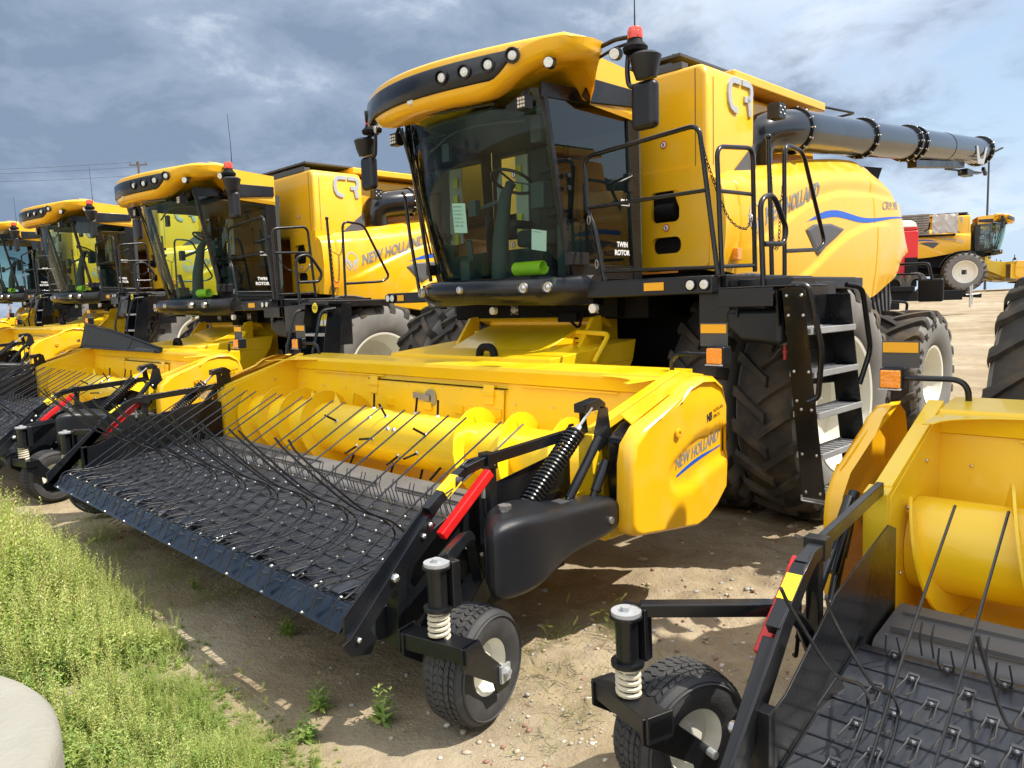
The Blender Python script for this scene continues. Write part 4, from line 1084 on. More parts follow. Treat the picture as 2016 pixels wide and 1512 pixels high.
    for sx in (-1, 1):
        for k, (x, y) in enumerate(((.66, -1.90), (.82, -1.78))):
            q = MB(); d = Vector((.25, -1, 0)).normalized(); c = Vector((x, y, 1.985)); q.tube([c, c+d*.028], [.046, .042], 18, cap=False); q.tube([c+d*.012, c+d*.02], [.024, .012], 12)
            if sx < 0: q.mirror()
            q.build('headlight_bezel', 'zinc', bp_)
            q = MB(); q.tube([c+d*.004, c+d*.008], .04, 18)
            if sx < 0: q.mirror()
            q.build('lamp_glass', 'clear_lens', bp_)
    q = MB(); q.lathe([(0, -2.035), (.03, -2.03), (.036, -2.0)], (0, 0, 1.99), 'y', 20); q.build('bumper_badge', 'zinc', bp_)
    # cross beam and platform
    q = MB(); q.box(.90, 2.16, -1.50, -1.38, 1.885, 2.02); q.build('cross_beam', 'black', root, bevel=.015, seg=3)
    q = MB(); q.box(-1.80, -.90, -1.50, -1.38, 1.90, 2.01); q.build('cross_beam', 'black', root, bevel=.015, seg=3)
    q = MB(); q.box(.93, 2.20, -1.36, .05, 1.93, PZ); q.box(2.20, 2.62, -1.20, .05, 1.90, 1.985); q.build('platform', 'black', root, bevel=.008)
    q = MB(); q.box(1.0, 2.15, -1.30, -.4, PZ, PZ+.006); q.box(2.24, 2.58, -1.16, 0, 1.985, 1.991); q.build('deck_tread', 'grey_dark', root)
    for sx, xs in ((1, (1.66, 1.83, 1.985, 2.10)), (-1, (1.56, 1.68, 1.76))):
        q = MB(); q.box(xs[0]-.09 if sx > 0 else xs[0]-.07, xs[0]+.09 if sx > 0 else xs[0]+.04, -1.5065, -1.502, 1.925, 1.985)
        if sx < 0: q.mirror()
        q.build('amber_reflector', 'amber_mark', root)
        for x in (xs[2:] if sx > 0 else xs[1:]):
            q = MB(); q.tube([(x, -1.50, 1.955), (x, -1.52, 1.955)], .042, 18, cap=False)
            if sx < 0: q.mirror()
            lq = q.build('platform_light', 'black_plastic', root)
            q = MB(); q.tube([(x, -1.503, 1.955), (x, -1.518, 1.955), (x, -1.521, 1.955)], [.036, .034, .018], 18)
            if sx < 0: q.mirror()
            q.build('lamp_glass', 'clear_lens', lq)
    q = MB(); q.cyl((1.05, -1.46, 1.80), (1.05, -1.50, 1.80), .038, 16); q.cyl((.0, -1.6, 1.80), (.0, -1.64, 1.80), .035, 16); q.build('under_light', 'clear_lens', root)
    # ---- railings
    def rail(pts, r_=.018, rad=.09, extra=()):
        q = MB(); q.tube(rounded(pts, rad, 6), r_, 10)
        for e_ in extra: q.tube(rounded(e_, .04, 4), r_*.85, 8)
        return q.build('railing', 'black', root, ang=60)
    y = -1.44
    rail([(1.14, y, 2.02), (1.05, y, 2.45), (.975, y, 2.60), (.95, y, 3.03), (2.02, y, 3.10), (2.17, y, 2.02)], extra=[[(.985, y, 2.62), (2.10, y, 2.63)], [(1.10, y, 2.10), (2.16, y, 2.075)]])
    rail([(2.18, -1.40, 2.02), (2.14, -1.40, 2.93), (2.14, -.88, 2.98), (2.12, -.80, 2.05)], extra=[[(2.15, -1.38, 2.62), (2.12, -.84, 2.64)], [(2.16, -1.40, 2.08), (2.12, -.82, 2.10)]])
    rail([(2.12, -.52, 2.02), (2.10, -.55, 3.10)], extra=[])
    q = MB(); 
    bm_ = bmesh.new(); bmesh.ops.create_uvsphere(bm_, u_segments=10, v_segments=8, radius=.026, matrix=Matrix.Translation((2.10, -.55, 3.11))); q.add([tuple(v.co) for v in bm_.verts], [tuple(v.index for v in f.verts) for f in bm_.faces]); bm_.free(); q.build('rail_knob', 'black', root)
    rail([(2.14, -.34, 2.0), (2.12, -.32, 3.08), (2.12, .02, 3.06), (2.14, .42, 2.32), (2.14, .30, 2.25), (2.14, -.34, 2.22)], rad=.10)
    rail([(2.40, -1.27, 1.80), (2.40, -1.20, 1.86), (2.38, -1.22, 2.55), (2.38, -1.02, 2.60), (2.40, -.85, 2.35), (2.40, -.90, 2.24), (2.40, -1.20, 2.23)], r_=.02, rad=.12)
    rail([(-1.30, -1.44, 2.02), (-1.42, -1.44, 2.6), (-1.48, -1.44, 3.03), (-1.30, -1.60, 3.0)], rad=.06)
    def chain(pts, lab='chain'):
        q = MB(); P = spline(pts, 24); L = [0]
        for a, b in zip(P, P[1:]): L.append(L[-1]+(b-a).length)
        n = int(L[-1]/.030)
        for k in range(n):
            s_ = (k+.5)/n*L[-1]; i = max(j for j in range(len(L)) if L[j] <= s_); i = min(i, len(P)-2); t = (s_-L[i])/max(1e-6, L[i+1]-L[i]); c = P[i].lerp(P[i+1], t); d = (P[i+1]-P[i]).normalized()
            a_ = d.cross(Vector((.3, 1, .2)) if k % 2 else Vector((1, -.2, .1))).normalized()
            q.tube([c+d*.019*math.cos(2*PI*j/8)+a_*.010*math.sin(2*PI*j/8) for j in range(8)], .0035, 4, closed=True)
        return q.build('chain', 'black', root)
    chain([(.965, -1.45, 2.93), (.97, -1.46, 2.75), (.985, -1.46, 2.58)]); chain([(1.0, -1.46, 2.52), (1.04, -1.46, 2.35), (1.07, -1.46, 2.20)])
    chain([(2.04, -1.45, 3.02), (2.09, -1.43, 2.80), (2.14, -1.25, 2.45), (2.14, -1.0, 2.37), (2.12, -.86, 2.45)])
    chain([(2.10, -.55, 3.08), (2.115, -.52, 2.7), (2.12, -.50, 2.3), (2.13, -.45, 2.24), (2.13, -.42, 2.35), (2.13, -.41, 2.6)]); chain([(2.12, -.30, 3.02), (2.12, -.33, 2.8), (2.12, -.38, 2.62), (2.115, -.5, 2.66)])
    for (x, y_, z) in ((1.0, -1.46, 2.52), (1.075, -1.46, 2.16), (2.12, -.87, 2.45)):
        q = MB(); q.tube([(x+.015*math.cos(2*PI*j/12), y_, z-.0+.035*math.sin(2*PI*j/12)) for j in range(12)], .004, 5, closed=True); q.build('chain_hook', 'zinc', root)
    # ---- ladder
    LD = empty('ladder', root); X1 = 2.80
    q = MB(); fT, fB = Vector((X1, -1.62, 1.90)), Vector((X1+.0, -1.33, .46)); rT, rB = Vector((X1, -.92, 1.86)), Vector((X1, -.56, .42))
    q.add([fT+Vector((-.06, -.0, 0)), fT+Vector((.08, 0, 0)), fB+Vector((.12, 0, 0)), fB+Vector((-.04, 0, 0)), fT+Vector((-.06, .012, 0)), fT+Vector((.08, .012, 0)), fB+Vector((.12, .012, 0)), fB+Vector((-.04, .012, 0))], [(0, 1, 2, 3), (4, 7, 6, 5), (0, 4, 5, 1), (1, 5, 6, 2), (2, 6, 7, 3), (3, 7, 4, 0)])
    q.add([rT+Vector((-.08, -.0, 0)), rT+Vector((.10, 0, 0)), rB+Vector((.12, 0, 0)), rB+Vector((-.06, 0, 0)), rT+Vector((-.08, .012, 0)), rT+Vector((.10, .012, 0)), rB+Vector((.12, .012, 0)), rB+Vector((-.06, .012, 0))], [(0, 1, 2, 3), (4, 7, 6, 5), (0, 4, 5, 1), (1, 5, 6, 2), (2, 6, 7, 3), (3, 7, 4, 0)])
    q.add([fT+Vector((-.059, .01, 0)), rT+Vector((-.059, 0, 0)), rT.lerp(rB, .45)+Vector((-.05, 0, 0)), fT.lerp(fB, .45)+Vector((-.05, 0.01, 0))], [(0, 1, 2, 3)])
    sg = q.build('stringer', 'black', LD, bevel=.002, smooth=False)
    for k, t in enumerate((.17, .37, .565, .765, .985)):
        a, b = fT.lerp(fB, t)+Vector((0, .015, 0)), rT.lerp(rB, t)+Vector((0, -.002, 0)); q = MB()
        z = (a.z+b.z)/2+.0
        q.box(a.x-.05, a.x+.12, a.y, b.y, z-.035, z-.030)
        for j in range(9):
            yy = a.y+(b.y-a.y)*(j+.5)/9; q.box(a.x-.05, a.x+.115, yy-.010, yy+.010, z-.03, z+.002)
        q.box(a.x+.108, a.x+.125, a.y, b.y, z-.032, z+.008); q.box(a.x-.06, a.x-.05, a.y, b.y, z-.032, z+.008)
        q.build('step', 'galv', LD, bevel=.002)
    q = MB(); q.tube(rounded([(X1+.0, -1.60, 1.93), (X1+.10, -1.58, 1.92), (X1+.16, -1.50, 1.50), (X1+.12, -1.46, 1.18), (X1+.06, -1.50, 1.15)], .07), .019, 10); q.build('handrail', 'black', LD)
    q = MB(); q.tube(rounded([(X1+.08, -.93, 1.92), (X1+.14, -.80, 1.90), (X1+.16, -.68, 1.45), (X1+.10, -.72, 1.20)], .07), .019, 10); q.build('handrail', 'black', LD)
    q = MB()
    for (t, s_) in ((.03, -1), (.03, 1), (.12, 1), (.12, -1), (.38, -1), (.38, 1), (.52, -1), (.52, 1), (.56, -.5), (.56, .9), (.78, -1), (.78, 1), (.97, -1), (.97, 1)): p = fT.lerp(fB, t)+Vector((s_*.05+.02+.02*t, 0, 0)); q.bolt(p, (0, -1, 0), .013, .01)
    q.build('ladder_bolt', 'zinc', host=sg)
    q = MB(); q.prism([(-1.64, 1.90), (-1.30, 1.95), (-.85, 1.93), (-.80, 1.75), (-1.0, 1.60), (-1.2, 1.62), (-1.6, 1.66)], X1-.10, X1-.085); q.prism([(-1.60, 1.72), (-1.58, 1.91), (-1.2, 1.91), (-1.2, 1.72)], 2.40, 2.41)
    q.box(2.30, X1+.06, -1.66, -1.20, 1.915, 1.925); q.box(2.30, X1-.1, -1.66, -1.648, 1.79, 1.915); q.box(2.0, 2.25, -1.42, -1.2, 1.62, 1.92); q.box(X1-.14, X1-.13, -.95, -.6, 1.4, 1.95)
    q.build('ladder_mount', 'black', root, bevel=.006)
    q = MB(); q.prism([(2.30, 1.77), (2.72, 1.77), (2.72, 1.52), (2.42, 1.55), (2.31, 1.64)], -1.58, -1.20, 'y'); q.build('water_tank', 'black_plastic', root, bevel=.04, seg=4)
    q = MB(); q.tube([(2.66, -1.4, 1.53), (2.66, -1.4, 1.42)], .012, 8); q.box(2.645, 2.68, -1.41, -1.39, 1.47, 1.48); q.build('drain_valve', 'red', root)
    # warning labels on the front of the ladder mount
    q = MB()
    for (x, z) in ((2.36, 1.83),): q.box(x, x+.07, -1.652, -1.6495, z-.03, z+.05)
    q.build('warning_label', 'label_yellow', root, smooth=False)
    q = MB(); q.box(1.55, 1.64, -.20, -.12, 2.18, 2.29); q.build('side_indicator', 'amber', root, bevel=.01)
    # ---- feeder house
    F = empty('feeder_house', root)
    q = MB(); q.prism([(-.6, 1.75), (-.6, .9), (-2.02, .55), (-2.02, 1.30), (-1.5, 1.50), (-1.2, 1.62)], -.62, .62); q.build('feeder_body', 'header_yellow', F, bevel=.01)
    q = MB(); q.prism([(-2.02, 1.42), (-2.02, 1.30), (-.95, 1.34), (-.9, 1.52)], -1.05, 1.05); q.prism([(-2.02, 1.30), (-2.02, .6), (-1.2, 1.0), (-.95, 1.34)], -1.05, -.99); q.prism([(-2.02, 1.30), (-2.02, .6), (-1.2, 1.0), (-.95, 1.34)], .99, 1.05)
    q.box(-.72, .78, -1.22, -1.10, 1.50, 1.60); q.box(-.66, .72, -1.05, -.95, 1.60, 1.70)
    q.build('top_shield', 'header_yellow', F, bevel=.008)
    q = MB(); q.box(-.60, .66, -1.226, -1.221, 1.53, 1.545); q.build('shield_gap', 'matte_black', F)
    q = MB(); q.tube(rounded([(.72, -1.3, 1.60), (1.08, -1.32, 1.58), (1.10, -1.55, 1.36)], .05), .022, 8); q.build('lock_handle', 'header_yellow', F)
    q = MB(); q.tube(rounded([(.18, -1.98, 1.36), (.20, -1.98, 1.50), (.36, -1.98, 1.50), (.38, -1.98, 1.36)], .09, 8), .034, 10); q.build('hose_bundle', 'matte_black', F)
    q = MB(); q.box(.40, .62, -1.20, -1.12, 1.68, 1.76); q.tube([(.40, -1.2, 1.74), (.30, -1.24, 1.78)], .02, 6); q.tube(rounded([(.5, -1.16, 1.7), (.65, -1.2, 1.62), (.66, -1.15, 1.78)], .05), .012, 6); q.build('sensor', 'matte_black', F)
    q = MB()
    for sx in (-1, 1): q.prism([(-1.4, 1.46), (-1.2, 1.72), (-1.08, 1.74), (-1.1, 1.45)], sx*.80-.02, sx*.80+.02)
    q.prism([(-1.1, 1.70), (-1.0, 1.80), (-.9, 1.62)], -.78, .78)
    q.build('lift_bracket', 'header_yellow', F, bevel=.004)
    q = MB(); q.box(-1.0, 1.0, -1.10, -.3, 1.72, 1.90); q.build('face_plate', 'matte_black', F)
    q = MB()
    for x in (-.25, .75):
        q.lathe([(0, -1.125), (.035, -1.12), (.05, -1.10)], (x, 0, 1.80), 'y', 16)
        for a in range(4): q.bolt((x+.06*math.cos(PI/4+a*PI/2), -1.10, 1.80+.06*math.sin(PI/4+a*PI/2)), (0, -1, 0), .01, .012)
    q.build('face_bearing', 'steel', F)
    # ---- wheels
    for side in (1, -1):
        for i, cx_ in enumerate((2.27, 1.62) if side > 0 else (2.27, 1.62)):
            let = None
            if i == 0:
                l1 = arc_text('VF 580/85 R 42 CFO', .80, 214, .085, .284, 5.4).build('tyre_lettering', 'tyre_letter', smooth=False); let = [l1]
                l2 = arc_text('FIRESTONE', .80, 78, .11, .284, 7.5).build('tyre_lettering', 'tyre_letter', smooth=False) if False else None
            make_wheel(root, 'front_wheel', side*cx_, 0, .95, 1.0, .56, .56, 22, tyF, rmF, side, let)
        l1 = arc_text('750/65 R 26', .60, 32, .09, .353, 10).build('tyre_lettering', 'tyre_letter', smooth=False)
        make_wheel(root, 'rear_wheel', side*1.74, 3.78, .82, .81, .70, .365, 19, tyR, rmR, side, [l1])
    # rear mirror on its bars
    q = MB(); q.tube(rounded([(1.10, 4.45, 2.22), (1.75, 4.5, 2.22), (1.80, 4.5, 1.95)], .05), .018, 8); q.tube(rounded([(1.10, 4.45, 2.10), (1.64, 4.5, 2.08), (1.66, 4.5, 1.95)], .04), .015, 8); q.tube(rounded([(1.2, 4.4, 1.75), (1.5, 4.5, 1.72), (1.48, 4.5, 1.52)], .05), .018, 8)
    q.build('rear_rail', 'black', root)
    q = MB(); q.box(1.62, 1.93, 4.48, 4.54, 1.72, 2.02); q.build('rear_mirror', 'black_plastic', root, bevel=.05, seg=4)
    return root
cmb = make_combine()
for o in (tyF, rmF, tyR, rmR): bpy.data.objects.remove(o)

# ================================================================== THE GROUND
def gz(x, y):
    s = .05*max(0, min(y, 40)-3); s += .2*0
    s += .0375*max(0, min(-x, 60)-7)*max(0, min(1, (14-y)/10))
    return s
def bump_(x, y):
    d = math.hypot(x-1.5, y+3.5)
    k = max(.25, 1-d/40); v = noise.noise((x*.35, y*.35, 1))*.05+noise.noise((x*1.1, y*1.1, 3))*.030+noise.noise((x*3.3, y*3.3, 5))*.014*k+noise.noise((x*9, y*9, 7))*.006*k
    rough = sst(1.6, .2, abs(x-2.9))*sst(-4.6, -3.6, y)*sst(.5, -.8, y)     # churned strip between the machines
    v += rough*(abs(noise.noise((x*4.5, y*4.5, 2)))*.09+abs(noise.noise((x*10, y*10, 9)))*.045-.02)
    v -= .05*math.exp(-((x-2.75+.05*y)/.16)**2)*sst(-4.2, -3.4, y)*sst(0, -1, y)
    return v
def g_at(x, y): return gz(x, y)+bump_(x, y)-.03
def axis_pts(lo, hi, st, far):
    a = list(np.arange(lo, hi, st)); s = st; x = hi; 
    while x < far: a.append(x); s *= 1.16; x += s
    x = lo-st; s = st; b = []
    while x > -far: b.append(x); s *= 1.16; x -= s
    return list(reversed(b))+a
xs = axis_pts(-4.5, 5.5, .045, 4000); ys = axis_pts(-6.5, 1.5, .045, 4000)
vs = []
for y in ys:
    for x in xs: vs.append((x, y, g_at(x, y)))
nx = len(xs); fs = [(j*nx+i, j*nx+i+1, (j+1)*nx+i+1, (j+1)*nx+i) for j in range(len(ys)-1) for i in range(nx-1)]
me = bpy.data.meshes.new('ground'); me.from_pydata(vs, [], fs); me.shade_smooth()
gr = bpy.data.objects.new('ground', me); sc.collection.objects.link(gr); tag(gr, kind='structure')
m = bpy.data.materials.new('dirt'); m.use_nodes = True; t = m.node_tree; b = t.nodes['Principled BSDF']; me.materials.append(m)
tcn = N(t, 'ShaderNodeTexCoord')
def nz(scale, det=6, rough=.6, kind='ShaderNodeTexNoise', vec=None):
    n = N(t, kind); n.inputs['Scale'].default_value = scale
    if kind == 'ShaderNodeTexNoise': n.inputs['Detail'].default_value = det; n.inputs['Roughness'].default_value = rough
    t.links.new(vec if vec else tcn.outputs['Object'], n.inputs['Vector']); return n.outputs[0]
base = ramp(t, nz(.8, 8), [(.30, (.24, .18, .108)), (.48, (.375, .30, .195)), (.68, (.46, .385, .27))])
base = mixc(t, ramp(t, nz(5, 9, .7), [(.46, 0.0), (.68, .6)]), base, (.25, .19, .115))
base = mixc(t, ramp(t, nz(.45, 4), [(.5, 0.0), (.62, .4)]), base, (.48, .42, .32))
base = mixc(t, ramp(t, nz(2.1, 10, .72), [(.52, 0.0), (.66, .55)]), base, (.21, .155, .098))
spk = ramp(t, nz(95, 1, .5, 'ShaderNodeTexVoronoi'), [(.0, 1.0), (.12, .6), (.22, 0.0)])
base = mixc(t, math_n(t, 'MULTIPLY', spk, ramp(t, nz(14, 2), [(.5, 0.0), (.62, .8)])), base, (.46, .42, .36))
sepo = N(t, 'ShaderNodeSeparateXYZ'); t.links.new(tcn.outputs['Object'], sepo.inputs[0])   # wheel ruts across the far yard
mp = N(t, 'ShaderNodeMapping'); mp.inputs[3].default_value = (.05, 1.4, 1); mp.inputs[2].default_value = (0, 0, .12); t.links.new(tcn.outputs['Object'], mp.inputs[0])
ruts = ramp(t, nz(1.0, 5, .6, vec=mp.outputs[0]), [(.42, 0.0), (.60, .55)])
base = mixc(t, math_n(t, 'MULTIPLY', ruts, ramp(t, math_n(t, 'MULTIPLY', sepo.outputs[1], .1), [(.4, 0.0), (.9, 1.0)])), base, (.26, .20, .13))
t.links.new(base, b.inputs['Base Color']); b.inputs['Roughness'].default_value = .95; b.inputs['Specular IOR Level'].default_value = .15
bp = N(t, 'ShaderNodeBump'); bp.inputs['Strength'].default_value = .9; bp.inputs['Distance'].default_value = .03
h = math_n(t, 'ADD', math_n(t, 'MULTIPLY', nz(18, 9, .68), 1.0), math_n(t, 'MULTIPLY', nz(70, 4, .6), .3)); t.links.new(h, bp.inputs['Height']); t.links.new(bp.outputs[0], b.inputs['Normal'])
# pebbles
def lump(rnd, seg=1):
    bm = bmesh.new(); bmesh.ops.create_icosphere(bm, subdivisions=seg, radius=1)
    a = rnd.random()*9
    for v in bm.verts: v.co *= 1+.35*noise.noise(v.co*1.3+Vector((a, a, a)))
    v_ = np.array([v.co for v in bm.verts]); f_ = np.array([[v.index for v in f.verts] for f in bm.faces]); bm.free(); return v_, f_
rnd = random.Random(11); lib = [lump(rnd) for _ in range(8)]; V, Fc, MI, off = [], [], [], 0
for k in range(1900):
    x = rnd.uniform(-2.5, 4.6); y = rnd.uniform(-5.1, -.2)
    if rnd.random() < .55: x = rnd.gauss(2.9, .5); y = rnd.uniform(-4.5, -.5)
    s = .0045+.011*rnd.random()**3*(1.8 if rnd.random() < .12 else 1)
    if rnd.random() < .006: s = rnd.uniform(.022, .035)
    v_, f_ = lib[k % 8]; a = rnd.uniform(0, 6.28); ca, sa = math.cos(a), math.sin(a); S_ = np.array([s*rnd.uniform(.8, 1.5), s, s*rnd.uniform(.45, .8)])
    p = v_*S_; p = np.stack([p[:, 0]*ca-p[:, 1]*sa, p[:, 0]*sa+p[:, 1]*ca, p[:, 2]], 1)+np.array([x, y, g_at(x, y)+s*.2]); V.append(p); Fc.append(f_+off); off += len(v_); MI += [rnd.choice((0, 0, 1, 1, 2, 3))]*len(f_)
mat('stone_tan', (.42, .36, .27), .85); mat('stone_grey', (.36, .35, .33), .8); mat('stone_red', (.30, .16, .12), .8); mat('stone_pale', (.58, .54, .47), .8)
me = bpy.data.meshes.new('pebbles'); me.from_pydata(np.concatenate(V).tolist(), [], np.concatenate(Fc).tolist())
for q in ('stone_tan', 'stone_grey', 'stone_red', 'stone_pale'): me.materials.append(MATS[q])
me.polygons.foreach_set('material_index', MI); me.shade_smooth()
o = bpy.data.objects.new('pebbles', me); sc.collection.objects.link(o); tag(o, kind='stuff')

# ================================================================== PLANTS
def leafmat(name, c1, c2, scale=6):
    m = bpy.data.materials.new(name); m.use_nodes = True; t = m.node_tree; t.nodes.clear()
    tcn = N(t, 'ShaderNodeTexCoord'); n = N(t, 'ShaderNodeTexNoise'); n.inputs['Scale'].default_value = scale; n.inputs['Detail'].default_value = 5; t.links.new(tcn.outputs['Object'], n.inputs['Vector'])
    c = ramp(t, n.outputs[0], [(.35, c1), (.65, c2)])
    d = N(t, 'ShaderNodeBsdfDiffuse'); tr = N(t, 'ShaderNodeBsdfTranslucent'); g = N(t, 'ShaderNodeBsdfGlossy'); g.inputs['Roughness'].default_value = .5
    t.links.new(c, d.inputs[0]); t.links.new(mixc(t, 1.0, c, (1.0, 1.15, .5), 'MULTIPLY'), tr.inputs[0])
    mx = N(t, 'ShaderNodeMixShader'); mx.inputs[0].default_value = .42; t.links.new(d.outputs[0], mx.inputs[1]); t.links.new(tr.outputs[0], mx.inputs[2])
    m2 = N(t, 'ShaderNodeMixShader'); m2.inputs[0].default_value = .04; t.links.new(mx.outputs[0], m2.inputs[1]); t.links.new(g.outputs[0], m2.inputs[2])
    ot = N(t, 'ShaderNodeOutputMaterial'); t.links.new(m2.outputs[0], ot.inputs[0]); MATS[name] = m
leafmat('leaf_light', (.36, .46, .09), (.60, .62, .22), 3); leafmat('leaf_green', (.17, .30, .05), (.36, .46, .12), 3); leafmat('grass_dry', (.42, .38, .17), (.26, .34, .08), 9)
mat('stem', (.30, .20, .10), .8)
class PL:
    def __init__(s): s.V = []; s.F = []; s.M = []
    def leaf(s, p, d, up, L, W, m):
        sd_ = d.cross(up)
        if sd_.length < 1e-4: sd_ = Vector((1, 0, 0))
        sd_.normalize(); o = len(s.V); mid = p+d*L*.45
        s.V += [p, mid+sd_*W, p+d*L-up*L*.08, mid-sd_*W]; s.F.append((o, o+1, o+2, o+3)); s.M.append(m)
    def strip(s, pts, w, m, up=Vector((0, 0, 1))):
        o = len(s.V); k = len(pts)
        for i, p in enumerate(pts):
            d = (pts[min(i+1, k-1)]-pts[max(i-1, 0)]).normalized(); sd_ = d.cross(Vector((.6, .7, .1))).normalized(); ww = w*(1-i/k*.85); s.V += [p+sd_*ww, p-sd_*ww]
        for i in range(k-1): s.F.append((o+2*i, o+2*i+1, o+2*i+3, o+2*i+2)); s.M.append(m)
    def mesh(s, name, mats):
        me = bpy.data.meshes.new(name); me.from_pydata([tuple(v) for v in s.V], [], s.F)
        for q in mats: me.materials.append(MATS[q])
        me.polygons.foreach_set('material_index', s.M); me.shade_smooth(); return me
def weed(rnd, h, kind):
    P = PL(); nb = rnd.randint(6, 9)
    for b_ in range(nb+1):
        az = rnd.uniform(0, 6.28); lean = 0.12 if b_ == 0 else rnd.uniform(.25, .95 if kind else .6); L = h*(1 if b_ == 0 else rnd.uniform(.5, .9)); p = Vector((0, 0, 0))
        d = Vector((math.cos(az)*lean, math.sin(az)*lean, 1)).normalized(); pts = [p.copy()]; n = 6
        for i in range(n): d = (d+Vector((rnd.uniform(-.1, .1), rnd.uniform(-.1, .1), .10 if not kind else .03))).normalized(); p = p+d*L/n; pts.append(p.copy())
        P.strip(pts, .0016+.001*(b_ == 0), 2)
        m_ = int((38 if not kind else 26)*L/.4)+6
        for k in range(m_):
            t = (.12+.88*k/m_)*n; i = min(n-1, int(t)); q = pts[i].lerp(pts[i+1], t-i); dd = (pts[i+1]-pts[i]).normalized(); a = k*2.4+rnd.uniform(-.4, .4)
            side = dd.cross(Vector((math.cos(a), math.sin(a), .2))).normalized(); out = (dd*(.75 if not kind else .4)+side).normalized(); tl = 1-.55*k/m_
            LL = (rnd.uniform(.022, .040) if not kind else rnd.uniform(.045, .080))*tl
            P.leaf(q, out, dd, LL, LL*(.17 if not kind else .15), 0 if (not kind and k > m_*.35) or rnd.random() < .3 else 1)
    return P
rnd = random.Random(21)
libw = []
for kind in (0, 0, 0, 0, 1, 1, 1):
    P = weed(rnd, .42 if kind == 0 else .26, kind); libw.append((np.array([tuple(v) for v in P.V]), np.array(P.F), np.array(P.M), kind))
EDGE = [(-12, -4.75), (-4.5, -5.0), (-3.16, -5.02), (-1.71, -4.86), (-.16, -4.84), (.84, -4.88), (1.40, -4.98), (1.9, -5.02), (2.4, -5.02), (2.9, -5.06), (3.3, -5.2), (4.2, -5.9)]
V, Fc, MI, off = [], [], [], 0
def scatter(n, xr, yfun, sizes):
    global off
    k = 0
    while k < n:
        x = rnd.uniform(*xr); e = lerp(EDGE, x)+.07*noise.noise((x*2.2, 0, 4)); y = yfun(e)
        if math.hypot(x-2.0, y+6.75) < 1.03 or (x-5.09)**2+(y+6.44)**2 < .9: k += 1; continue
        gap = noise.noise((x*1.6, y*1.6, 12)); near = (e-y)
        if gap < -.22 and rnd.random() < .75 and n > 200: k += 1; continue
        w_ = rnd.choice(libw[4:]) if rnd.random() < (.25 if x < 0 else .6) else rnd.choice(libw[:4]); s = rnd.uniform(*sizes)*rnd.choice((.7, .85, 1.0, 1.0, 1.15, 1.35))*(.40+.60*min(1, near/.5))*(1.45 if x < -.8 else 1.45-.85*min(1, (x+.8)/1.9))
        v_, f_, m_, kd = w_; a = rnd.uniform(0, 6.28); ca, sa = math.cos(a)*s, math.sin(a)*s
        p = np.stack([v_[:, 0]*ca-v_[:, 1]*sa+x+v_[:, 2]*.06, v_[:, 0]*sa+v_[:, 1]*ca+y, v_[:, 2]*s+g_at(x, y)-.005], 1); V.append(p); Fc.append(f_+off); off += len(v_); MI.append(m_ if rnd.random() > .07 else np.full_like(m_, 3)); k += 1
scatter(1150, (-3.5, 1.3), lambda e: e-abs(rnd.gauss(0, .45))-.02, (.8, 1.15))
scatter(420, (-12, -3.0), lambda e: e-rnd.uniform(0, 1.6), (.8, 1.1))
scatter(1500, (.6, 3.1), lambda e: e-abs(rnd.gauss(0, .40))-.02, (.7, 1.2))
scatter(260, (.8, 3.5), lambda e: e+abs(rnd.gauss(0, .12)), (.6, .9))
scatter(120, (2.1, 3.3), lambda e: e+abs(rnd.gauss(.02, .16)), (.9, 1.3))
scatter(60, (-3.5, .8), lambda e: e+abs(rnd.gauss(0, .07)), (.5, .8))
me = bpy.data.meshes.new('weeds'); me.from_pydata(np.concatenate(V).tolist(), [], np.concatenate(Fc).tolist())
for q in ('leaf_light', 'leaf_green', 'stem', 'grass_dry'): me.materials.append(MATS[q])
me.polygons.foreach_set('material_index', np.concatenate(MI)); me.shade_smooth()
o = bpy.data.objects.new('weeds', me); sc.collection.objects.link(o); tag(o, kind='stuff')
def single(x, y, s, kind, label, seed):
    P = weed(random.Random(seed), s, kind); me = P.mesh('weed_plant', ('leaf_light', 'leaf_green', 'stem')); o = bpy.data.objects.new('weed_plant', me); sc.collection.objects.link(o); o.location = (x, y, g_at(x, y)-.004); tag(o, label, 'weed', 'weeds standing alone on the bare dirt'); return o
single(-.12, -4.42, .17, 0, 'small bushy weed in the shade in front of the pickup, farthest of the lone weeds', 1)
single(1.05, -4.36, .15, 1, 'thin dark weed in the deep shadow right under the front bar of the pickup', 2)
single(1.95, -4.68, .18, 1, 'leafy spreading weed on the strip of shade between grass bank and gauge wheel', 3)
single(2.28, -4.56, .21, 1, 'tall leafy weed against the left side of the near gauge wheel', 4)
single(2.12, -4.86, .14, 1, 'low feathery weed on sunlit dirt left of the gauge wheel shadow', 5)
single(2.62, -4.98, .13, 1, 'light green seedling weed at the bottom edge below the gauge wheel', 6)
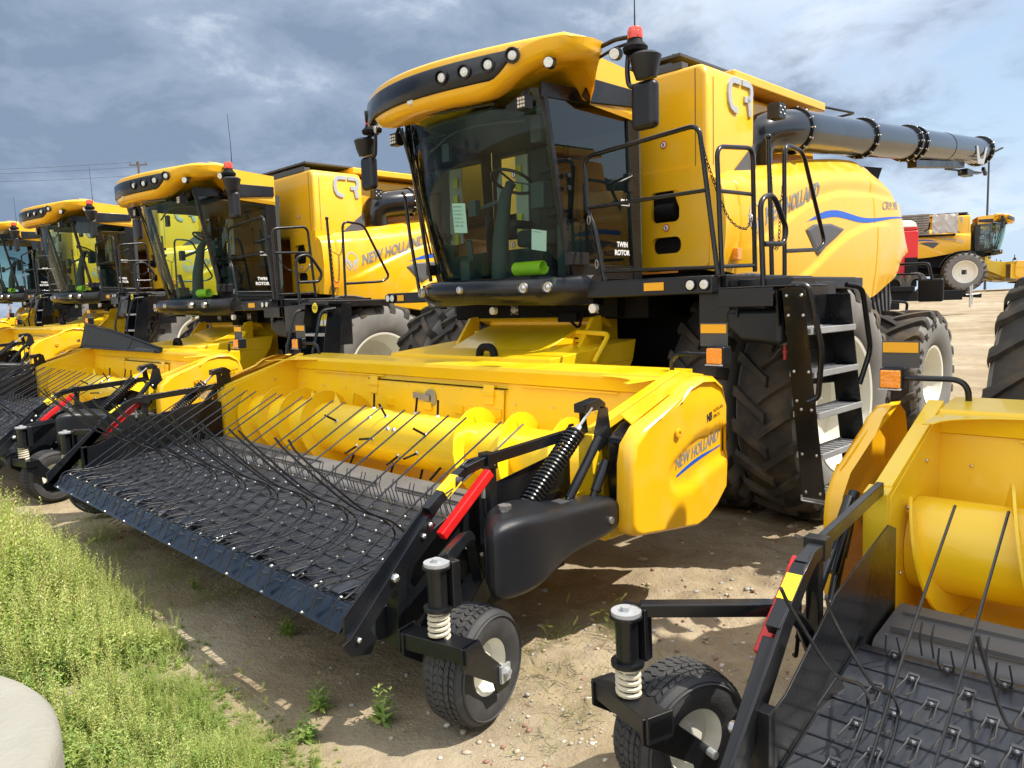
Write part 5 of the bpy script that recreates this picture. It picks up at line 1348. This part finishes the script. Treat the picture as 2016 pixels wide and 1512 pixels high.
# dark weeds under the header's far end and grass tufts near the wheels
P = PL(); rnd = random.Random(5)
def tuft(x, y, n, h, heads=0, spread=.10, m=0):
    for k in range(n):
        a = rnd.uniform(0, 6.28); bx, by = x+math.cos(a)*rnd.uniform(0, spread), y+math.sin(a)*rnd.uniform(0, spread); L = h*rnd.uniform(.5, 1.1); ln = rnd.uniform(.1, .8); az = rnd.uniform(0, 6.28)
        p = Vector((bx, by, g_at(bx, by)-.004)); d = Vector((math.cos(az)*ln*.5, math.sin(az)*ln*.5, 1)).normalized(); pts = [p.copy()]
        for i in range(5): d = (d+Vector((math.cos(az)*ln*.22, math.sin(az)*ln*.22, -.10*i*ln))).normalized(); p = p+d*L/5; pts.append(p.copy())
        P.strip(pts, rnd.uniform(.0013, .0026), m if rnd.random() < .75 else 1-m)
        if k < heads:
            e = pts[-1]
            for j in range(26):
                aa = j*2.4; sd_ = Vector((math.cos(aa), math.sin(aa), 0)); P.leaf(e+d*j*.002, (d*1.1+sd_*.5).normalized(), d, .030, .0011, 0)
for (x, y, n, h, hd, sp) in ((2.29, -3.36, 70, .20, 4, .14), (2.41, -3.06, 70, .22, 5, .16), (2.60, -3.12, 60, .18, 4, .15), (2.85, -3.19, 50, .13, 2, .16), (2.25, -3.73, 90, .17, 3, .22), (2.50, -3.75, 60, .12, 2, .20), (2.75, -3.6, 60, .10, 0, .25), (2.88, -3.92, 60, .10, 1, .18), (2.95, -4.2, 50, .09, 1, .2), (3.48, -3.72, 50, .17, 4, .10), (3.42, -3.4, 40, .13, 2, .12), (3.58, -4.25, 40, .15, 2, .08), (3.0, -3.5, 50, .08, 0, .2), (2.2, -4.05, 30, .10, 0, .1), (3.1, -1.9, 10, .06, 0, .05), (3.0, .9, 20, .08, 0, .2)): tuft(x, y, n, h, hd, sp)
for k in range(26): tuft(rnd.uniform(-2.6, .3), rnd.uniform(-4.75, -4.2), 18, .20, 0, .14, 1)
for k in range(22): tuft(rnd.uniform(2.0, 3.4), rnd.uniform(-4.4, -3.0), 9, .06, 0, .12, 0)
for k in range(420):
    x = rnd.uniform(-3.2, 3.2); y = lerp(EDGE, x)-abs(rnd.gauss(0, .30))+rnd.uniform(0, .10)
    if math.hypot(x-2.0, y+6.75) < 1.06 or (x-5.09)**2+(y+6.44)**2 < .9: continue
    tuft(x, y, 7, .34 if x < .3 else .20, 1 if rnd.random() < .25 else 0, .06, 1 if rnd.random() < .5 else 0)
me = P.mesh('grass_tufts', ('grass_dry', 'leaf_green')); o = bpy.data.objects.new('grass_tufts', me); sc.collection.objects.link(o); tag(o, kind='stuff')
# concrete block in the corner
q = MB(); q.lathe([(0, .52), (.93, .52), (.975, .512), (.995, .49), (1.0, .45), (1.0, .30), (1.015, .20), (1.03, -.1)], (2.0, -6.78, -.02), 'z', 96)
o = q.build('concrete_pipe', 'concrete', ang=60); tag(o, 'round pale concrete block with flat worn top in the bottom left corner', 'concrete block')

# ================================================================== THE MACHINES
tag(cmb, 'yellow combine nearest the camera, whole machine with ladder and black unloading tube', 'combine harvester', 'combine harvesters parked in the row')
tag(hdr, 'nearest full-width yellow pickup header with red safety bar and black drive cover', 'pickup header', 'pickup headers on the parked combines')
# papers and hose only in the near cab
cabN = [c for c in kids(cmb) if c.name == 'cab'][0]
def sheet_on_glass(u0, v0, w_, h_, m, lines, tilt, name):
    q = MB(); c = Vector((.84*u0, -1.86-.26*v0+(.36-.06*v0)*abs(u0)**2.4-.05*math.sin(PI*v0)+.03, 2.06+1.5*v0)); rt = Vector((math.cos(tilt), -.0, math.sin(tilt))); n_ = 1.1*abs(u0)**1.4*(1 if u0 > 0 else -1); rt = Vector((math.cos(tilt), n_*.6, math.sin(tilt))).normalized(); up = Vector((-math.sin(tilt), -.16, math.cos(tilt))).normalized()
    q.add([c-rt*w_/2-up*h_/2, c+rt*w_/2-up*h_/2, c+rt*w_/2+up*h_/2, c-rt*w_/2+up*h_/2], [(0, 1, 2, 3)]); o = q.build(name, m, cabN, solid=.001, smooth=False)
    q = MB()
    for i, tx in enumerate(lines): put_text(q, tx, c-rt*w_*.40+up*(h_*(.36-.13*i))-Vector((0, .004, 0)), rt, up, h_*.055, w_*.8*len(tx)/16)
    q.build('printing', 'ink', o, smooth=False)
sheet_on_glass(-.02, .365, .17, .25, 'paper', ['DBC FARMS LTD', 'Stock# C25 11', 'S/N 760105014', '274 Eng. Hrs.', '716 Thres. Hrs.', 'CR9.90 - 2025'], -.10, 'paper_notice')
sheet_on_glass(.80, .21, .13, .17, 'pink_paper', ['CERTIFICATE'], -.2, 'paper_label')
def green_hose(parent):
    q = MB(); pts = [Vector((.30+.0014*i, -1.62, 2.155))+Vector((0, .055*math.cos(i*.5), .055*math.sin(i*.5))) for i in range(240)]; q.tube(pts, .0065, 5); return q.build('coiled_hose', 'hose_green', parent)
green_hose(cabN)
def place(src, x, y, dz=0, rz=0, label=None, group=None, skip=(), rx=0):
    o = copy_tree(src, None, skip); o.location = (x, y, dz); o.rotation_euler = (rx, 0, rz)
    if label: o['label'] = label
    if group: o['group'] = group
    return o
NOPAPER = ('paper_notice', 'paper_label')
G1 = 'combine harvesters parked in the row'; G2 = 'pickup headers on the parked combines'
D = [(-6.39, -.10, -.01), (-13.0, .18, .29), (-19.2, .25, .46)]
L1 = ['second yellow combine from the camera, standing left of the nearest one', 'third yellow combine along the row, its cab seen left of the second one', 'farthest yellow combine of the row, cut by the left edge of the photo']
L2 = ['pickup header with the raised black mesh guard, second from the camera', 'pickup header of the third combine behind the black mesh guard', 'farthest pickup header, barely showing at the left edge']
def swung_ladder(root):
    e = empty('ladder', root, (1.05, -.05, -.02))
    q = MB(); q.box(1.45, 2.33, -1.55, -1.35, 1.80, 1.90); q.box(1.75, 2.3, -1.60, -1.57, 1.62, 1.95); q.build('swing_arm', 'black', e, bevel=.01)
    for x in (2.36, 2.86):
        q = MB(); q.sheet([(x, -1.66, 1.95), (x, -1.50, 1.95), (x, -1.62, .50), (x, -1.92, .50)], .012); q.build('stringer', 'black', e)
    q = MB(); q.add([(2.372, -1.52, 1.93), (2.86, -1.52, 1.93), (2.86, -1.66, .62), (2.372, -1.66, .62)], [(0, 1, 2, 3)]); q.box(2.33, 2.90, -1.68, -1.45, 1.95, 1.975); q.build('back_plate', 'black', e)
    for k in range(5):
        z = 1.62-.28*k; y = -1.665-.18*(1.95-z)/1.45; q = MB(); q.box(2.372, 2.86, y-.02, y+.16, z-.03, z); q.build('step', 'galv', e, bevel=.003)
    for x in (2.33, 2.91):
        q = MB(); q.tube(rounded([(x, -1.60, 1.90), (x, -1.78, 1.88), (x, -1.92, 1.40), (x, -1.86, 1.05)], .08), .018, 8); q.build('handrail', 'black', e)
    q = MB()
    for x in (2.47, 2.56, 2.65): q.box(x, x+.075, -1.545, -1.535, 1.70, 1.84)
    o = q.build('warning_label', 'label_yellow', e, smooth=False)
    q = MB()
    for x in (2.47, 2.56, 2.65): q.box(x+.008, x+.067, -1.548, -1.546, 1.71, 1.77)
    q.build('label_text_field', 'white', o, smooth=False)
    q = MB(); q.lathe([(0, -1.690), (.055, -1.690), (.058, -1.685)], (2.62, 0, 1.91), 'y', 24); b_ = q.build('maker_badge', 'label_yellow', e)
    q = MB(); put_text(q, 'TCA', (2.58, -1.692, 1.895), (1, 0, 0), (0, 0, 1), .035, .08, bold=.02, ext=.02); q.build('badge_lettering', 'ink', b_, smooth=False)
for (dx, dy, dz), a, b_ in zip(D, L1, L2):
    swung_ladder(place(cmb, dx, dy, dz, 0, a, G1, NOPAPER+('ladder',))); place(hdr, dx, dy, dz, 0, b_, G2)
place(cmb, 6.25, .10, 0, 0, 'combine at the right edge, only its big ribbed tyre showing beside the header', G1, NOPAPER+('water_tank',))
h5 = place(hdr, 6.04, .30, -.05, .05, 'yellow pickup header in the bottom right corner, cut by the photo edge', G2)
drop = []
for c_ in kids(h5):
    if c_.name.startswith('caster_wheel'):
        lx = [g for g in kids(c_) if g.name.startswith('rim')][0].data.vertices[0].co.x
        c_.location = (.09, 0, .11)
    if c_.type == 'MESH' and c_.name.split('.')[0] in ('tower_bracket', 'coil_spring', 'spring_rod'):
        if c_.data.vertices[0].co.x < 0: drop.append(c_)
for c_ in drop: bpy.data.objects.remove(c_)
h5.rotation_euler[0] = .026
# black mesh guard on the second header
q = MB(); rows = []
for i in range(13):
    t = i/12; rows.append([(-9.0+3.3*t, -2.55+.10*s_, 1.36+(.36*(1-t)**1.2+.03)*s_+.05*math.sin(PI*t)*s_-.10*s_*(1-s_)) for s_ in (0, .25, .5, .75, 1.0)])
q.grid(rows); gd = q.build('mesh_guard', 'mesh_cloth', solid=.012); tag(gd, 'black mesh crop guard bowed up over the second pickup header', 'crop guard')
q = MB(); q.tube([Vector(r_[-1])+Vector((0, 0, .01)) for r_ in rows], .014, 6); q.tube([Vector(r_[0]) for r_ in rows], .016, 6); q.tube([rows[8][-1], rows[8][2], rows[8][0]], .012, 6); q.build('guard_edge', 'black', gd)
# far row facing the other way
FR = R(112)
FX, FY = -7.75, 40.4
f1 = place(cmb, FX, FY, 1.84, FR, 'distant yellow combine facing right across the yard, beside the red tank', 'combines standing far across the yard', NOPAPER+('coiled_hose', 'chain', 'ladder', 'chain_hook', 'unloading_auger', 'rear_mirror', 'rear_rail'))
place(hdr, FX, FY, 1.84, FR, 'small distant yellow header in front of the combine across the yard', 'headers far across the yard', ('windguard_tine', 'pickup_tine', 'tine_bolt', 'coil_spring', 'finger'))
F2 = Vector((FX, FY, 0))+Vector((rr.x, rr.y, 0)).normalized()*3.4+Vector((-rr.y, rr.x, 0)).normalized()*6.5
place(cmb, F2.x, F2.y, 1.84, FR, 'distant combine at the right edge behind the one beside the red tank', 'combines standing far across the yard', NOPAPER+('coiled_hose', 'chain', 'ladder', 'chain_hook', 'unloading_auger', 'rear_mirror', 'rear_rail'))
place(hdr, F2.x, F2.y, 1.84, FR, 'distant yellow header at the right edge behind the first far header', 'headers far across the yard', ('windguard_tine', 'pickup_tine', 'tine_bolt', 'coil_spring', 'finger'))
def VW(px, py, depth):                                    # where a thing at this depth stands (used for the far yard only)
    d = fw+rr*((px-1008)/1516.9)-uu*((py-756)/1516.9); return Vector(CAM)+d*depth
# red grain tank trailer, pallet of slats, drawbar
rt_ = Vector((rr.x, rr.y, 0)).normalized(); bk = Vector((-rt_.y, rt_.x, 0))
def frame_at(name, c, rz=0): e = empty(name, None, c); e.rotation_euler = (0, 0, math.atan2(rt_.y, rt_.x)+rz); return e
c = VW(1758, 578, 38); e = frame_at('grain_trailer', (c.x, c.y, 1.6)); tag(e, 'red grain trailer with pale rounded top far behind the rear of the near combine', 'grain trailer')
q = MB(); q.box(-1.1, .95, -.5, .5, .9, 3.2); q.prism([(-1.1, 3.2), (.95, 3.2), (.85, 3.5), (.6, 3.62), (-1.0, 3.62)], -.5, .5, 'y'); q.build('tank_body', 'red', e, bevel=.06)
q = MB(); q.prism([(-.2, 3.35), (.88, 3.35), (.78, 3.58), (.55, 3.68), (-.2, 3.68)], -.52, .52, 'y'); q.build('tank_top', 'white', e, bevel=.05)
q = MB(); q.box(-1.0, .9, -.5, .5, .5, .9); q.box(.3, .9, -.56, -.5, .9, 1.9); q.tube([(.95, -1, 3.1), (1.15, -1, 3.2), (1.2, -1, 3.5)], .04, 6); q.build('trailer_frame', 'matte_black', e)
for s_ in (-.6, .5): q = MB(); q.lathe([(.3, -.2), (.55, -.2), (.6, -.1), (.6, .1), (.55, .2), (.3, .2)], (s_, -1.1, .58), 'y', 24); q.build('trailer_wheel', 'rubber', e)
e = empty('slat_stack', None, (FX, FY, 1.84), FR); tag(e, 'weathered grey slats piled in wrapping above the rear of the far combine', 'slat stack')
q = MB(); rs = random.Random(2)
for k in range(9): q.box(-1.95, -1.55, 1.6, 4.9, 2.95+k*.125, 3.045+k*.125)
for k in range(22): q.obox((-1.97, 1.8+k*.14, 2.95), (-1.97, 1.8+k*.14+rs.uniform(-.12, .12), 4.05), .05, .02)
q.build('slats', 'wood_grey', e, bevel=.01)
q = MB(); q.grid([[(-1.9+.12*rs.random(), .3+i*.13, 3.0+j*.2+rs.uniform(-.05, .05)) for j in range(6)] for i in range(10)]); q.build('wrapping', 'tarp', e, solid=.02, smooth=False)
q = MB(); q.box(-1.9, -1.2, .4, 4.8, 2.86, 2.95); q.build('stand', 'matte_black', e)
c = VW(1835, 578, 27); e = frame_at('implement_drawbar', (c.x, c.y, 1.25)); tag(e, 'low black implement beam with jack stand and hanging chain across the yard', 'implement')
q = MB(); q.box(-1.7, .9, -.3, .3, .28, .62); q.obox((.9, 0, .45), (1.7, 0, .40), .16, .14); q.box(-1.6, -.8, -.4, .5, .62, .80); q.box(-1.6, -1.3, -.35, -.2, .0, .3); q.build('beam', 'matte_black', e, bevel=.02)
q = MB(); q.cyl((1.25, -.15, .0), (1.25, -.15, .75), .035, 8); q.cyl((1.1, -.15, .45), (1.55, -.15, .47), .02, 6); q.cyl((1.32, -.15, .1), (1.32, -.15, .8), .02, 6); q.build('jack_stand', 'zinc', e)
# light pole, power line
c = VW(1942, 470, 70); q = MB(); q.tube([(c.x, c.y, 1.8), (c.x, c.y, 14.0)], [.11, .08], 8); o = q.build('light_pole', 'pole_metal'); tag(o, 'tall thin grey yard light pole beyond the far combines', 'light pole')
q = MB(); q.obox((c.x, c.y, 14.0), (c.x+.5*rt_.x, c.y+.5*rt_.y, 14.1), .08, .08); q.obox((c.x+.45*rt_.x, c.y+.45*rt_.y, 14.12), (c.x+1.15*rt_.x, c.y+1.15*rt_.y, 14.45), .30, .14); q.build('lamp_head', 'pole_metal', o)
pA, pB = VW(272, 322, 110), VW(-420, 318, 118)
for p, lb in ((pA, 'distant wooden power pole top just above the second cab roof'),):
    q = MB(); q.cyl((p.x, p.y, 1.5), (p.x, p.y, p.z+.3), .16, 8); q.obox((p.x, p.y, p.z-.2)-Vector(rt_)*1.3 if False else Vector((p.x, p.y, p.z-.2))-rt_*1.3, Vector((p.x, p.y, p.z-.2))+rt_*1.3, .14, .14)
    for s_ in (-1.1, -.2, 1.1): a = Vector((p.x, p.y, p.z-.1))+rt_*s_; q.cyl(a, a+Vector((0, 0, .35)), .06, 6)
    o = q.build('power_pole', 'wood_pole'); tag(o, lb, 'power pole')
for s_, dz, lb in ((-1.1, .2, 'upper thin power line wire crossing the sky at the left edge'), (-.2, -.45, 'middle thin power line wire above the farthest combines'), (1.1, -1.6, 'lowest thin power line wire above the farthest combines')):
    q = MB(); a = Vector((pA.x, pA.y, pA.z+dz))+rt_*s_; b_ = Vector((pB.x, pB.y, pB.z+dz))+rt_*s_; q.tube([a.lerp(b_, i/12)-Vector((0, 0, 1.2*math.sin(PI*i/12))) for i in range(13)], .022, 4); o = q.build('power_wire', 'pole_metal'); tag(o, lb, 'power line')
